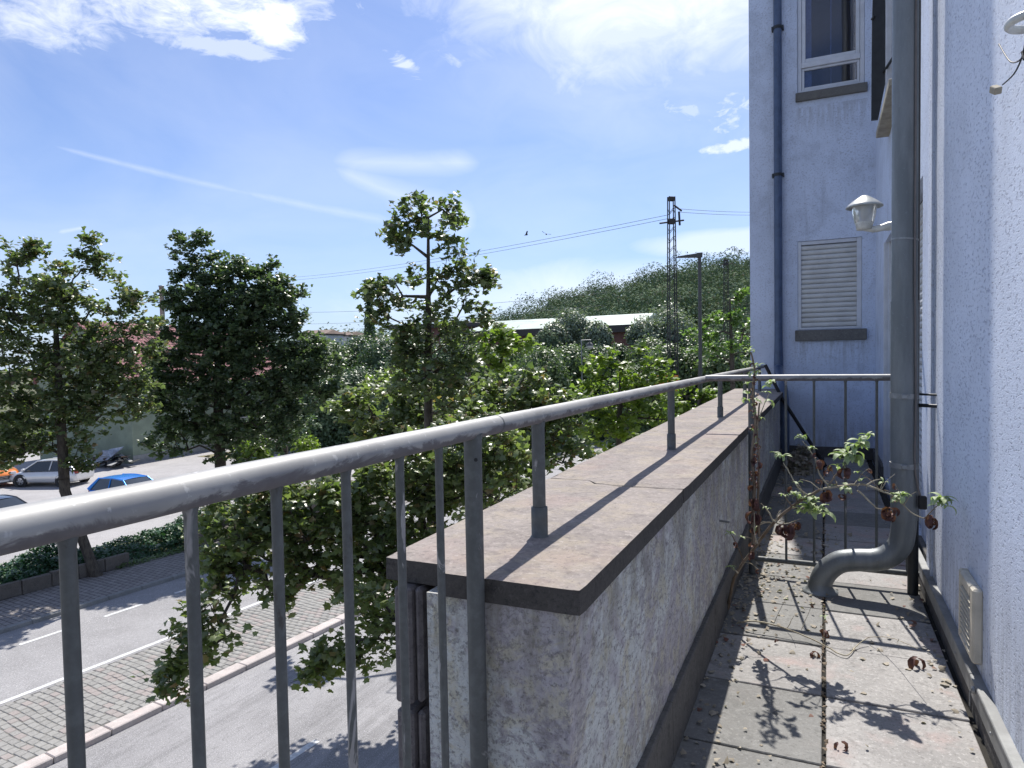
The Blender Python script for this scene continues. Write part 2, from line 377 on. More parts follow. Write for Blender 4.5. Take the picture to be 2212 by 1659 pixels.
def simple(name, col, rough=.6, metal=0., spec=.5, var=.25, sc=12, bump=.2, bd=.003):
    b = NB(name); a = b.noise(sc, 5, .6); g = b.noise(sc*7, 3, .6)
    c = b.mix(b.step(a, .35, .7), col, tuple(x*(1-var) for x in col))
    c = b.mix(b.step(g, .6, .75, 0, .3), c, tuple(min(1,x*1.3) for x in col))
    return b.done(c, rough, metal, b.bump(g, bump, bd), spec)
def mat_zinc():
    b = NB('zinc_pipe'); a = b.noise(5, 5, .65, sc=(2,2,.4)); g = b.noise(50, 4, .6); n2 = b.noise(9, 5, .7, sc=(1,1,.2), off=(2,2,2))
    c = b.mix(b.step(a, .35, .7), (.15,.165,.17), (.22,.235,.24))
    c = b.mix(b.step(n2, .58, .72, 0, .35), c, (.20,.18,.15))
    c = b.mix(b.step(g, .6, .7, 0, .25), c, (.3,.33,.36))
    return b.done(c, b.step(g, .3, .7, .38, .55), metal=.3, nrm=b.bump(g, .15, .001))
MAT['zinc'] = mat_zinc()
MAT['bluepipe'] = simple('blue_painted_pipe', (.075,.11,.19), .35, .1)
MAT['clamp'] = simple('clamp_metal', (.33,.34,.34), .5, .6, sc=40)
MAT['dark_metal'] = simple('dark_metal', (.035,.038,.042), .5, .3)
MAT['cable'] = simple('grey_cable', (.17,.15,.14), .6)
MAT['black_rubber'] = simple('black_rubber', (.012,.012,.014), .6)
MAT['white_pvc'] = simple('white_plastic_frame', (.62,.64,.68), .35, 0, var=.12, sc=8, bump=.05)
MAT['shutter'] = simple('shutter_plastic', (.62,.62,.60), .45, 0, var=.15, sc=5, bump=.05)
MAT['vent'] = simple('aged_cream_plastic', (.62,.57,.46), .5, 0, var=.2, sc=14, bump=.1)
MAT['lamp_white'] = simple('lamp_enamel', (.60,.61,.58), .35, 0, var=.25, sc=18, bump=.05)
MAT['lamp_hat'] = simple('lamp_hat_metal', (.42,.44,.43), .4, .2, var=.3, sc=18, bump=.05)
MAT['cream'] = simple('cream_stone', (.38,.34,.26), .8, var=.3, sc=10)
MAT['flash'] = simple('flashing_strip', (.25,.255,.25), .6, .1, var=.3, sc=10)
MAT['concretegrey'] = simple('grey_render', (.34,.34,.33), .9, var=.2, sc=3)
def mat_glass(name, col=(.02,.03,.06), rough=.05):
    b = NB(name); n = b.noise(1.5, 2, .5)
    return b.done(col, rough, nrm=b.bump(n, .05, .01), spec=.9)
def mat_pane():
    b = NB('window_glass'); tr = b.N.new('ShaderNodeBsdfTransparent'); tr.inputs[0].default_value = (.62,.68,.80,1); gl = b.N.new('ShaderNodeBsdfGlossy'); gl.inputs['Roughness'].default_value = .02
    n = b.noise(1.2, 2, .5); b.L.new(b.bump(n, .05, .02), gl.inputs['Normal']); fr = b.N.new('ShaderNodeFresnel'); fr.inputs[0].default_value = 1.5
    mx = b.N.new('ShaderNodeMixShader'); b.L.new(b.mth('ADD', fr.outputs[0], .03), mx.inputs[0]); b.L.new(tr.outputs[0], mx.inputs[1]); b.L.new(gl.outputs[0], mx.inputs[2]); b.L.new(mx.outputs[0], b.N['Material Output'].inputs[0]); return b.m
MAT['glass'] = mat_pane()
MAT['carglass'] = mat_glass('car_glass', (.02,.025,.03), .03)
def mat_lampglass():
    b = NB('lamp_glass'); return b.done((.75,.77,.78), .12, **{'Transmission Weight': .65, 'IOR': 1.3})
MAT['lampglass'] = mat_lampglass()
MAT['curtain'] = simple('pale_blue_curtain', (.45,.55,.80), .9)
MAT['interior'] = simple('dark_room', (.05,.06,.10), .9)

def mat_asphalt(name, base, streak=True):
    b = NB(name); g = b.noise(45, 4, .7); v = b.vor(32); big = b.noise(.55, 5, .6); mid = b.noise(3, 5, .65, off=(3,3,1))
    lane = b.noise(1.0, 6, .65, sc=(2.4,.16,1), rot=(0,0,radians(5.5)), off=(1,1,1)); crk = b.noise(2.4, 6, .7, sc=(1,.25,1), off=(7,3,0), dist=1.5)
    c = b.mix(b.step(big, .35, .7), base, tuple(x*.82 for x in base))
    if streak:
        c = b.mix(b.step(lane, .48, .64, 0, .7), c, tuple(x*.62 for x in base))
        c = b.mix(b.step(b.mth('ABSOLUTE', b.mth('SUBTRACT', crk, .5)), .0, .010, .75, 0), c, tuple(x*.4 for x in base))
    c = b.mix(b.step(mid, .52, .7, 0, .3), c, tuple(x*1.25 for x in base))
    c = b.mix(b.step(g, .56, .66, 0, .75), c, tuple(min(1,x*1.9) for x in base))
    c = b.mix(b.step(g, .44, .36, 0, .6), c, tuple(x*.4 for x in base))
    return b.done(c, .9, nrm=b.bump(g, .7, .012), spec=.3)
MAT['asphalt_near'] = mat_asphalt('asphalt_worn', (.295,.29,.295))
MAT['asphalt_far'] = mat_asphalt('asphalt_smooth', (.29,.285,.288), False)
MAT['asphalt_lot'] = mat_asphalt('asphalt_lot', (.34,.33,.33), False)
MAT['paint'] = simple('road_paint', (.62,.63,.63), .7, var=.3, sc=14)
def mat_cobble(name, a_, b_, c_):
    b = NB(name); r = b.objrnd(); ri = b.rnd_island; k = b.mth('FRACT', b.mth('ADD', r, ri)); g = b.noise(30, 4, .65)
    c = b.mix(k, a_, b_); c = b.mix(b.step(k, .8, .82, 0, .7), c, c_)
    c = b.mix(b.step(g, .45, .7, 0, .5), c, tuple(x*1.4 for x in a_))
    return b.done(c, .85, nrm=b.bump(g, .5, .006))
MAT['cobble'] = mat_cobble('cobble_stone', (.26,.255,.24), (.20,.195,.185), (.29,.245,.23))
def mat_brickpave():
    b = NB('pavement_setts'); t = b.N.new('ShaderNodeTexBrick'); mp = b.N.new('ShaderNodeMapping'); b.L.new(b.pos, mp.inputs[0]); mp.inputs['Rotation'].default_value = (0,0,radians(5.5)); b.L.new(mp.outputs[0], t.inputs[0])
    t.inputs['Color1'].default_value = (.27,.25,.235,1); t.inputs['Color2'].default_value = (.20,.18,.17,1); t.inputs['Mortar'].default_value = (.07,.065,.06,1)
    t.inputs['Scale'].default_value = 1; t.inputs['Brick Width'].default_value = .22; t.inputs['Row Height'].default_value = .16; t.inputs['Mortar Size'].default_value = .014
    g = b.noise(20, 4, .6); c = b.mix(b.step(g, .45, .7, 0, .4), t.outputs[0], (.3,.28,.26))
    return b.done(c, .9, nrm=b.bump(b.mth('SUBTRACT', g, t.outputs[1]), .5, .006))
MAT['pave'] = mat_brickpave()
def mat_ground():
    b = NB('ground_soil'); a = b.noise(.05, 5, .6); g = b.noise(2, 6, .7); f = b.noise(20, 4, .7)
    c = b.mix(b.step(a, .4, .6), (.075,.085,.035), (.12,.105,.065)); c = b.mix(b.step(g, .45, .65, 0, .6), c, (.045,.07,.022)); c = b.mix(b.step(f, .55, .7, 0, .5), c, (.16,.15,.09))
    return b.done(c, .95, nrm=b.bump(f, .5, .03))
MAT['ground'] = mat_ground()
def mat_dry():
    b = NB('dry_grass_soil'); g = b.noise(2, 6, .7); f = b.noise(25, 4, .7)
    c = b.mix(b.step(g, .42, .6), (.20,.17,.11), (.13,.13,.06)); c = b.mix(b.step(f, .5, .7, 0, .6), c, (.30,.27,.17))
    return b.done(c, .95, nrm=b.bump(f, .6, .03))
MAT['dry'] = mat_dry()

def mat_leaf(name, c1, c2, c3=None, trans=.35, rough=.42, spec=.5, hue=.5):
    """per-face random attribute 'rnd' varies the colour; light passes through the blade"""
    b = NB(name); r = b.attr('rnd').outputs['Fac']; n = b.noise(.9, 2, .5)
    c = b.mix(r, c1, c2)
    if c3 is not None: c = b.mix(b.step(b.mth('FRACT', b.mth('MULTIPLY', r, 17.3)), .90, .95), c, c3)
    c = b.mix(b.step(n, .35, .65, 0, .35), c, tuple(x*1.25 for x in c2))
    m = b.done(c, rough, spec=spec)
    tr = b.N.new('ShaderNodeBsdfTranslucent'); mixn = b.N.new('ShaderNodeMixShader')
    b.L.new(b.mix(1.0, c, (1.35,1.6,.70), 'MULTIPLY'), tr.inputs[0])
    mixn.inputs[0].default_value = trans; b.L.new(b.b.outputs[0], mixn.inputs[1]); b.L.new(tr.outputs[0], mixn.inputs[2])
    b.L.new(mixn.outputs[0], b.N['Material Output'].inputs[0])
    return m
MAT['leaf_maple'] = mat_leaf('leaf_maple', (.090,.128,.056), (.155,.185,.090), (.20,.14,.08), trans=.42, rough=.36, spec=.75)
MAT['leaf_dk_maple'] = mat_leaf('leaf_dark_maple', (.062,.10,.053), (.115,.152,.080), None, trans=.36, rough=.38, spec=.7)
MAT['leaf_maple_lt'] = mat_leaf('leaf_maple_light', (.090,.132,.052), (.18,.21,.092), (.23,.15,.08), trans=.42, rough=.36, spec=.8)
MAT['leaf_dark'] = mat_leaf('leaf_dark', (.06,.098,.052), (.095,.145,.07), None, trans=.25)
MAT['leaf_mid'] = mat_leaf('leaf_mid', (.085,.13,.060), (.14,.19,.085), None, trans=.3)
MAT['leaf_yellow'] = mat_leaf('leaf_yellow', (.10,.16,.03), (.19,.24,.05), None, trans=.45)
MAT['leaf_grey'] = mat_leaf('leaf_grey', (.14,.18,.13), (.21,.25,.18), None, trans=.2)
MAT['leaf_hill'] = mat_leaf('leaf_hill', (.060,.10,.070), (.175,.225,.13), (.17,.135,.105), trans=.05, rough=.95, spec=.05)
MAT['leaf_robinia'] = mat_leaf('leaf_robinia', (.09,.16,.05), (.15,.22,.07), None, trans=.4)
MAT['hedge'] = mat_leaf('hedge_leaf', (.025,.07,.035), (.045,.105,.045), None, trans=.2)
MAT['fresh'] = mat_leaf('fresh_shrub_leaf', (.24,.30,.15), (.36,.42,.26), None, trans=.3, rough=.6)
MAT['dead'] = mat_leaf('dead_leaf', (.075,.030,.030), (.15,.07,.06), (.28,.2,.15), trans=.2, rough=.7)
MAT['litter'] = mat_leaf('litter_leaf', (.20,.17,.13), (.36,.32,.26), (.14,.05,.035), trans=.1, rough=.8)
def mat_bark(name, a_, b_):
    b = NB(name); g = b.noise(14, 6, .7, sc=(1,1,.3)); h = b.noise(4, 4, .6)
    c = b.mix(b.step(g, .35, .65), a_, b_); c = b.mix(b.step(h, .5, .7, 0, .4), c, tuple(x*1.3 for x in b_))
    return b.done(c, .95, nrm=b.bump(g, .8, .02))
MAT['bark'] = mat_bark('bark', (.045,.035,.028), (.10,.085,.065))
MAT['stem'] = mat_bark('shrub_stem', (.12,.085,.055), (.24,.19,.14))
MAT['stem_pale'] = mat_bark('pale_shrub_stem', (.28,.24,.17), (.42,.38,.28))
# ---------------------------------------------------------------- foliage engine
def arr_mesh(name, V, F, mat, parent=None, rnd=None, smooth=False, **k):
    """V (n,3), F (m,k) same-size faces"""
    me = bpy.data.meshes.new(name); n, m, c = len(V), len(F), F.shape[1]
    me.vertices.add(n); me.vertices.foreach_set('co', np.ascontiguousarray(V, dtype=np.float32).ravel())
    me.loops.add(m*c); me.loops.foreach_set('vertex_index', np.ascontiguousarray(F, dtype=np.int32).ravel())
    me.polygons.add(m); me.polygons.foreach_set('loop_start', np.arange(0, m*c, c, dtype=np.int32)); me.polygons.foreach_set('loop_total', np.full(m, c, dtype=np.int32))
    if smooth: me.polygons.foreach_set('use_smooth', np.ones(m, dtype=bool))
    me.update(calc_edges=True)
    if rnd is not None:
        a = me.attributes.new('rnd', 'FLOAT', 'FACE'); a.data.foreach_set('value', np.ascontiguousarray(rnd, dtype=np.float32))
    return link_mesh(name, me, mat, parent, **k)
def _fan(rim, z0=0.0, zr=None):
    V = [(0.45, 0, z0)] + [(x, y, (zr if zr is not None else 0) + abs(y)*-.35) for x, y in rim]
    n = len(rim); return np.array(V, float), np.array([(0, i+1, (i+1) % n + 1) for i in range(n)])
SH_MAPLE = _fan([(0,0),(.12,-.30),(.02,-.52),(.38,-.40),(.55,-.56),(.66,-.26),(1.0,0),(.66,.26),(.55,.56),(.38,.40),(.02,.52),(.12,.30)], .04)
SH_MAPLE6 = _fan([(0,0),(.05,-.48),(.50,-.50),(.66,-.22),(1.0,0),(.66,.22),(.50,.50),(.05,.48)], .04)
SH_QUAD = (np.array([(0,0,0),(.5,-.36,-.08),(1,0,0),(.5,.36,-.08)], float), np.array([(0,1,2),(0,2,3)]))
SH_TRI = (np.array([(0,-.4,0),(1,-.1,.05),(.35,.55,-.05)], float), np.array([(0,1,2)]))
def nrmz(a): return a/np.maximum(np.linalg.norm(a, axis=1, keepdims=True), 1e-9)
def leaf_frames(n, out, up=.9, droop=.35, r=rng, follow=0.0):
    nr = r.normal(size=(n,3))*.50 + np.array([0,0,up]) + out*follow; nr = nrmz(nr)
    d = out + r.normal(size=(n,3))*.7; d[:,2] -= droop
    d = d - (d*nr).sum(1, keepdims=True)*nr; d = nrmz(d); s = np.cross(nr, d)
    return d, s, nr
def leaf_mesh(name, pos, d, s, nr, size, shape, mat, parent=None, **k):
    LV, LF = shape; n = len(pos); kv = len(LV)
    sz = size[:,None,None]
    V = pos[:,None,:] + sz*(LV[None,:,0:1]*d[:,None,:] + LV[None,:,1:2]*s[:,None,:] + LV[None,:,2:3]*nr[:,None,:])
    F = (LF[None] + (np.arange(n)*kv)[:,None,None]).reshape(-1, 3)
    rn = np.repeat(rng.random(n), len(LF))
    return arr_mesh(name, V.reshape(-1,3), F, mat, parent, rn, **k)
def edges_mesh(name, A, B, ra, rb, mat, parent=None, n=5, **k):
    A = np.asarray(A, float); B = np.asarray(B, float); m = len(A)
    t = nrmz(B-A); ref = np.where(np.abs(t[:,2:3]) < .9, np.array([[0,0,1.]]), np.array([[1.,0,0]]))
    u = nrmz(np.cross(t, ref)); v = np.cross(t, u)
    th = np.arange(n)*2*pi/n; c = np.cos(th)[None,:,None]; s = np.sin(th)[None,:,None]
    ring = u[:,None,:]*c + v[:,None,:]*s
    VA = A[:,None,:] + ring*np.asarray(ra)[:,None,None]; VB = (B + t*np.asarray(rb)[:,None]*.3)[:,None,:] + ring*np.asarray(rb)[:,None,None]
    V = np.concatenate([VA, VB], axis=1).reshape(-1,3)
    i = np.arange(n); base = np.stack([i, (i+1)%n, (i+1)%n+n, i+n], 1)
    F = (base[None] + (np.arange(m)*2*n)[:,None,None]).reshape(-1,4)
    return arr_mesh(name, V, F, mat, parent, None, True, **k)
def grow(trunk, tips, jit=.12, arch=.12):
    """join every tip to the nearest wood; returns nodes, parent index, load"""
    pts = [np.array(p, float) for p in trunk]; nodes = []; par = []
    for i in range(len(pts)-1):
        L = np.linalg.norm(pts[i+1]-pts[i]); k = max(1, int(L/.35))
        for j in range(k):
            nodes.append(pts[i] + (pts[i+1]-pts[i])*j/k); par.append(len(nodes)-2)
    nodes.append(pts[-1]); par.append(len(nodes)-2)
    N = np.zeros((len(nodes)+len(tips)*4, 3)); n = len(nodes); N[:n] = nodes
    nt = n; zmin = pts[0][2] + .22*(pts[-1][2]-pts[0][2])
    dtr = np.array([np.min(np.linalg.norm(N[:nt]-t, axis=1)) for t in tips]); order = np.argsort(dtr)
    ti = []
    for o in order:
        t = tips[o]; d = np.linalg.norm(N[:n]-t, axis=1) + np.maximum(0, N[:n,2]-t[2]+.05)*.9 + (N[:n,2] < zmin)*50
        a = int(np.argmin(d)); L = np.linalg.norm(t-N[a]); p = a; k = 3 if L > .5 else 1
        for j in range(1, k+1):
            f = j/k; q = N[a] + (t-N[a])*f; q[2] += arch*L*sin(pi*f)
            if j < k: q += rng.normal(size=3)*jit*L*.35
            N[n] = q; par.append(p); p = n; n += 1
        ti.append(p)
    N = N[:n]; load = np.zeros(n); load[ti] = 1
    for i in range(n-1, 0, -1):
        if par[i] >= 0: load[par[i]] += load[i]
    return N, np.array(par), load, ti
def lobes_px(L, D, flat=.9):
    """crown lobes from outline measurements: (px, py, r_px[, depth offset]) at depth D -> centre, radius"""
    out = []
    for l in L:
        dd = D + (l[3] if len(l) > 3 else 0)
        out.append((np.array(P(l[0], l[1], dd)), l[2]/FPX*dd))
    return out
def tree(name, base, lobes, tiplen, nleaf, lsize, shape, mat, label, cat='tree', group=None, trunk_r=.14, top=None, dens=1.0,
         subt=3, seg=.28, lean=None, bark=None, individual=0, up=.9, droop=.35, spread=.10, branches=True, shell=.45):
    root = empty(name, base, label=label, cat=cat, group=group); B0 = np.array(base, float)
    tips = []
    for c, r in lobes:
        k = max(4, int(dens*3.2*(r/tiplen)**2.0))
        v = nrmz(rng.normal(size=(k,3))); q = rng.random(k)**shell
        tips.append(c + v*(r*q)[:,None]*np.array([1,1,.92]))
    tips = np.concatenate(tips); tips = tips[tips[:,2] > B0[2]+.15]
    if top is None:
        c = tips.mean(0); top = np.array([c[0], c[1], tips[:,2].max()-.3])
    top = np.array(top, float); mid = (B0+top)/2 + np.array([rng.normal()*.15, rng.normal()*.15, 0])
    if lean is not None: mid = np.array(lean, float)
    N, par, load, ti = grow([B0, mid, top] if branches is not 'none' else [B0, top], tips)
    # sub twigs
    tp = N[ti]; dirn = nrmz(tp - N[par[ti]]); nt = len(tp)
    st = np.repeat(tp, subt, axis=0); sdn = np.repeat(dirn, subt, axis=0) + rng.normal(size=(nt*subt,3))*.75; sdn = nrmz(sdn); sdn[:,2] = sdn[:,2]*.7+.05
    ln = seg*(.5+rng.random(nt*subt)); en = st + sdn*ln[:,None]
    A = np.concatenate([N[par[1:]], st]); Bq = np.concatenate([N[1:], en])
    lmax = load.max(); rr = trunk_r*(load/lmax)**.55; rr = np.maximum(rr, .0045)
    hz = np.clip((B0[2]+.5-N[:,2])/.5, 0, 1); rr = rr*(1+.35*hz)
    ra = np.concatenate([rr[par[1:]], np.full(len(st), .004)]); rb = np.concatenate([rr[1:], np.full(len(st), .002)])
    ra[:len(N)-1] = np.minimum(ra[:len(N)-1], rb[:len(N)-1]*1.6+.01)
    edges_mesh('trunk', A-B0, Bq-B0, ra, rb, bark or MAT['bark'], root, n=6)
    # leaves along sub twigs
    per = nleaf; m = len(st)*per; f = rng.random(m)**.7
    ii = np.repeat(np.arange(len(st)), per)
    pos = st[ii] + (en-st)[ii]*f[:,None] + rng.normal(size=(m,3))*spread*np.array([1,1,.6])
    cen = tips.mean(0); out = nrmz(pos-cen)*.4 + sdn[ii]*.6
    d, s, nr = leaf_frames(m, out, up, droop); size = lsize*(.6+.8*rng.random(m))
    keep = np.ones(m, bool)
    if individual:
        e = np.array(EYE); dist = np.linalg.norm(pos-e, axis=1); rel = pos-e
        fz = rel@np.array(cF); px = FW/2+FPX*(rel@np.array(cR))/fz; py = FH/2-FPX*(rel@np.array(cU))/fz
        okv = (fz > 1) & (px > 0) & (py < 1659) & (px < 830)
        idx = np.argsort(np.where(okv, dist - size*18, 1e9))[:individual]; keep[idx] = False
        LV, LF = shape; me = bpy.data.meshes.new('leaf'); me.from_pydata([tuple(v) for v in LV], [], [tuple(x) for x in LF]); me.materials.append(mat)
        mes = []
        for q in range(6):
            m2 = me.copy(); a = m2.attributes.new('rnd', 'FLOAT', 'FACE'); a.data.foreach_set('value', np.full(len(LF), (q+.3)/6, dtype=np.float32)); mes.append(m2)
        for jn, j in enumerate(idx):
            o = bpy.data.objects.new('leaf', mes[jn % 6]); COL.objects.link(o); o.parent = root
            Mx = Matrix((Vector(d[j]), Vector(s[j]), Vector(nr[j]))).transposed().to_4x4() @ Matrix.Scale(size[j], 4); Mx.translation = Vector(pos[j]-B0)
            o.matrix_local = Mx
    leaf_mesh('crown', (pos-B0)[keep], d[keep], s[keep], nr[keep], size[keep], shape, mat, root, kind='stuff')
    return root
def bush(name, px, py, D, r, label, mat, n=1500, ls=.25, cat='shrub', group=None, squash=1., shape=SH_QUAD, lobes=None, base_z=GZ, stem=True):
    c = P(px, py, D); base = Vector((c.x, c.y, base_z))
    root = empty(name, base, label=label, cat=cat, group=group); B0 = np.array(base)
    L = lobes or [(px, py, r)]
    C = lobes_px(L, D); w = np.array([q[1]**2 for q in C]); w = w/w.sum()
    allp = []; outs = []
    for (cc, rad), ww in zip(C, w):
        k = max(8, int(n*ww/14)); v = nrmz(rng.normal(size=(k,3))); q = rng.random(k)**.33
        cl = cc + v*(rad*q)[:,None]*np.array([1,1,squash]); nn = 14
        cr = rad*.13*(.6+rng.random(k))
        pp = np.repeat(cl, nn, 0) + rng.normal(size=(k*nn,3))*np.repeat(cr, nn)[:,None]
        allp.append(pp); outs.append(nrmz(pp-cc))
        # foliage below the lobe down to the ground
        if cc[2]-rad > base_z+.3 and stem:
            h = cc[2]-base_z; k2 = int(k*.8*min(2, h/(2*rad))); z = base_z + rng.random(k2)*h; a = rng.random(k2)*2*pi; q = rad*.95*np.sqrt(rng.random(k2))
            cl = np.stack([cc[0]+q*np.cos(a), cc[1]+q*np.sin(a), z], 1); pp = np.repeat(cl, nn, 0)+rng.normal(size=(k2*nn,3))*rad*.1
            allp.append(pp); o_ = pp-np.array([cc[0],cc[1],0]); o_[:,2] = .3; outs.append(nrmz(o_))
    pos = np.concatenate(allp); out = np.concatenate(outs)
    kp = pos[:,2] > base_z+.05; pos = pos[kp]; out = out[kp]
    d, s, nr = leaf_frames(len(pos), out, .35, .25, follow=1.0); size = ls*(.6+.8*rng.random(len(pos)))
    leaf_mesh('crown', pos-B0, d, s, nr, size, shape, mat, root, kind='stuff')
    # stems
    m = len(L)*3; A = np.zeros((m,3)); A[:,0] = rng.normal(size=m)*.15; A[:,1] = rng.normal(size=m)*.15
    Bq = np.repeat(np.array([cc for cc, _ in C]), 3, 0)-B0 + rng.normal(size=(m,3))*.3
    edges_mesh('trunk', A, Bq, np.full(m, .09), np.full(m, .03), MAT['bark'], root)
    return root

# ---------------------------------------------------------------- terrace: floor
YW = 9.9; XF = .60; XN = .55; XP = -.49; HB = 7.0
b = MB(); b.box(-.50, .56, -1.5, YW, -.30, -.018); floor = b.build('terrace_floor', MAT['bed'], kind='structure')
y = 2.471-.51*6; row = 0
while y < YW-.05:
    for cx0 in (-.492, .007):
        w = .485 if cx0 < 0 else .490
        b = MB(); b.bbox(0, w, 0, min(.498, YW-y-.01), -.03, 0, .003, jit=.0012)
        o = b.build('paving_slab', MAT['slab_grey'] if (cx0 < 0 and row % 4 != 3) or (cx0 > 0 and row in (4, 9, 13)) else MAT['slab'], floor, (cx0+random.uniform(-.002,.002), y+.006, random.uniform(-.0025,.0015)))
        o.rotation_euler = (random.uniform(-.004,.004), random.uniform(-.004,.004), random.uniform(-.004,.004))
    y += .51; row += 1
b = MB(); b.box(-.76, -.50, -1.5, 1.36, -.30, -.005); b.build('balcony_slab', MAT['sill'], kind='structure')

# ---------------------------------------------------------------- parapet
par = empty('parapet_wall', (-.65, 1.35, 0), label='low mottled rendered parapet wall with broad brown concrete coping along the terrace', cat='wall')
def lp(o): o.location = (o.location.x+.65, o.location.y-1.35, o.location.z); return o
b = MB()
# rendered body with an uneven surface (subdivided faces, displaced)
def rough_sheet(b, o, u, v, nu, nv, nrm, amp, seed, mi=0):
    r = np.random.default_rng(seed); o = Vector(o); u = Vector(u); v = Vector(v); nrm = Vector(nrm)
    g = r.normal(size=(nv+1, nu+1)); g = (g + np.roll(g,1,0)+np.roll(g,1,1)+np.roll(g,-1,0)+np.roll(g,-1,1))/3
    vs = []
    for j in range(nv+1):
        for i in range(nu+1):
            e = 0 if (i in (0,nu) or j in (0,nv)) else 1
            vs.append(o+u*(i/nu)+v*(j/nv)+nrm*(amp*g[j,i]*e))
    fs = [(j*(nu+1)+i, j*(nu+1)+i+1, (j+1)*(nu+1)+i+1, (j+1)*(nu+1)+i) for j in range(nv) for i in range(nu)]
    b.add(vs, fs, mi, True)
rough_sheet(b, (-.812,1.335,-.3), (.322,0,0), (0,0,1.150), 22, 70, (0,-1,0), .0012, 3)
rough_sheet(b, (XP,1.335,-.3), (0,YW-1.335,0), (0,0,1.150), 260, 50, (1,0,0), .0012, 4)
b.box(-.84, XP-.004, 1.34, YW, -.4, .849)
lp(b.build('rendered_body', MAT['parapet_render'], par))
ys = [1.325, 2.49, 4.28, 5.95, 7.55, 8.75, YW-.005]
for i in range(len(ys)-1):
    y0, y1 = ys[i]+.004, ys[i+1]-.004
    b = MB(); b.chipbox(-.985, -.460, y0, y1, .848, .905, 30 if i == 0 else 18, .0032)
    nv = []
    for (x,yy,z) in b.v:
        if x < -.8: x -= .0165*(yy-1.32); yy += .055
        nv.append((x, yy, z))
    b.v = nv
    # top face clean, sides carry algae stain plus painted-in shade
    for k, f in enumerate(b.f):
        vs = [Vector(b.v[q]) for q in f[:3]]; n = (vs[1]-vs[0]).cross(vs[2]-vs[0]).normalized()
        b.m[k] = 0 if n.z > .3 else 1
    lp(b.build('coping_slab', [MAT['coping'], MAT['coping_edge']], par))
for zr in ((.562,.846),(-.10,.545),(-.75,-.117),(-1.4,-.767)):
    yy = 1.355; first = True
    while yy < YW-.2:
        L = 1.20; x1 = -.895-.0165*(yy-1.32); b = MB()
        b.bbox(x1-.048, x1, yy, min(yy+L-.012, YW), zr[0], zr[1], .006, jit=.0015)
        if first: # returned end of the first panel
            b.bbox(x1+.001, x1+.022, yy+.012, yy+.05, zr[0]+.002, zr[1]-.002, .008)
        lp(b.build('cladding_panel', MAT['cladding'], par)); yy += L; first = False
yy = 1.30
while yy < YW-.1:
    b = MB(); b.bbox(XP-.01, XP+.022, yy, min(yy+.995, YW), -.015, .205+random.uniform(-.004,.004), .004, jit=.0015); lp(b.build('skirting_board', MAT['skirt'], par)); yy += 1.0
b = MB(); b.tube([(XP,3.62,.53),(XP+.05,3.60,.53)], .006); lp(b.build('wall_hook', MAT['clamp'], par))

# ---------------------------------------------------------------- railings
XR = -.708
rl = empty('terrace_railing', (XR, 0, 0), label='long galvanised tube railing with peeling paint running over the parapet coping', cat='railing')
def lr(o): o.location = (o.location.x-XR, o.location.y, o.location.z); return o
def railz(y): return 1.239-.003*y
def rx_(y): return -.688-.0058*y
b = MB(); n = 90
pts = [(rx_(-1.5+i*(YW+1.45)/n)+random.uniform(-.0006,.0006), -1.5+i*(YW+1.45)/n, railz(-1.5+i*(YW+1.45)/n)+random.uniform(-.0005,.0005)) for i in range(n+1)]
b.tube(pts, .0215, 24); lr(b.build('handrail', MAT['rail'], rl))
b = MB(); b.tube([(rx_(1.43),1.428,railz(1.43)),(rx_(1.43),1.434,railz(1.43))], .0224, 24); lr(b.build('rail_joint', MAT['post'], rl))
for yy in (-.76,-.61,-.46,-.31,-.158,-.005,.137,.284,.431,.578,.720,.873,1.026,1.165):
    XR_ = rx_(yy)
    b = MB(); b.tube([(XR_,yy,.10),(XR_+random.uniform(-.001,.001),yy,.65),(XR_,yy,railz(yy)-.03),(XR_,yy,railz(yy)-.012)], [.0078,.0078,.0080,.0115], 12); lr(b.build('baluster', MAT['post'], rl))
b = MB(); b.tube([(rx_(-1.4),-1.4,.10),(rx_(1.3),1.30,.10)], .016, 14); lr(b.build('bottom_rail', MAT['post'], rl))
b = MB(); YM = 1.311; XM = rx_(YM); b.tube([(XM,YM,-.2),(XM,YM,.6),(XM,YM,railz(YM)-.03),(XM,YM,railz(YM)-.01)], [.0198,.0198,.0198,.023], 20); po = lr(b.build('post', MAT['post'], rl))
b = MB(); dv = (Vector((0,0,0))-Vector((XM,YM,0))).normalized()
pp = Vector((XM,YM,1.172))+dv*.0192-dv.cross(Vector((0,0,1)))*.006
b.tube([pp-dv*.002, pp+dv*.0012], .0042, 12); o = b.build('screw_hole', MAT['black_rubber'], po)
for yy in (1.70, 3.52, 5.43, 7.35, 9.25):
    XQ = rx_(yy)-.004; b = MB(); b.tube([(XQ,yy,.905),(XQ,yy,railz(yy)-.035),(XQ,yy,railz(yy)-.012)], [.0178,.0178,.021], 18); p_ = lr(b.build('post', MAT['post'], rl))
    b = MB(); b.lathe([(.019,.9855),(.0225,.985),(.0225,.950),(.0223,.906),(.027,.9048)], 20, (XQ,yy,0)); b.build('collar', MAT['post'], p_)
YC = 4.5
cr = empty('cross_railing', (0, YC, 0), label='short galvanised railing spanning the terrace between parapet and drainpipe', cat='railing')
def lc(o): o.location = (o.location.x, o.location.y-YC, o.location.z); return o
b = MB(); b.tube([(XR+.02,YC,1.236),(-.2,YC,1.237),(.47,YC,1.236)], .0195, 20); lc(b.build('handrail', MAT['rail'], cr))
b = MB(); b.tube([(-.43,YC,.10),(.50,YC,.10)], .0165, 16); lc(b.build('bottom_rail', MAT['post'], cr))
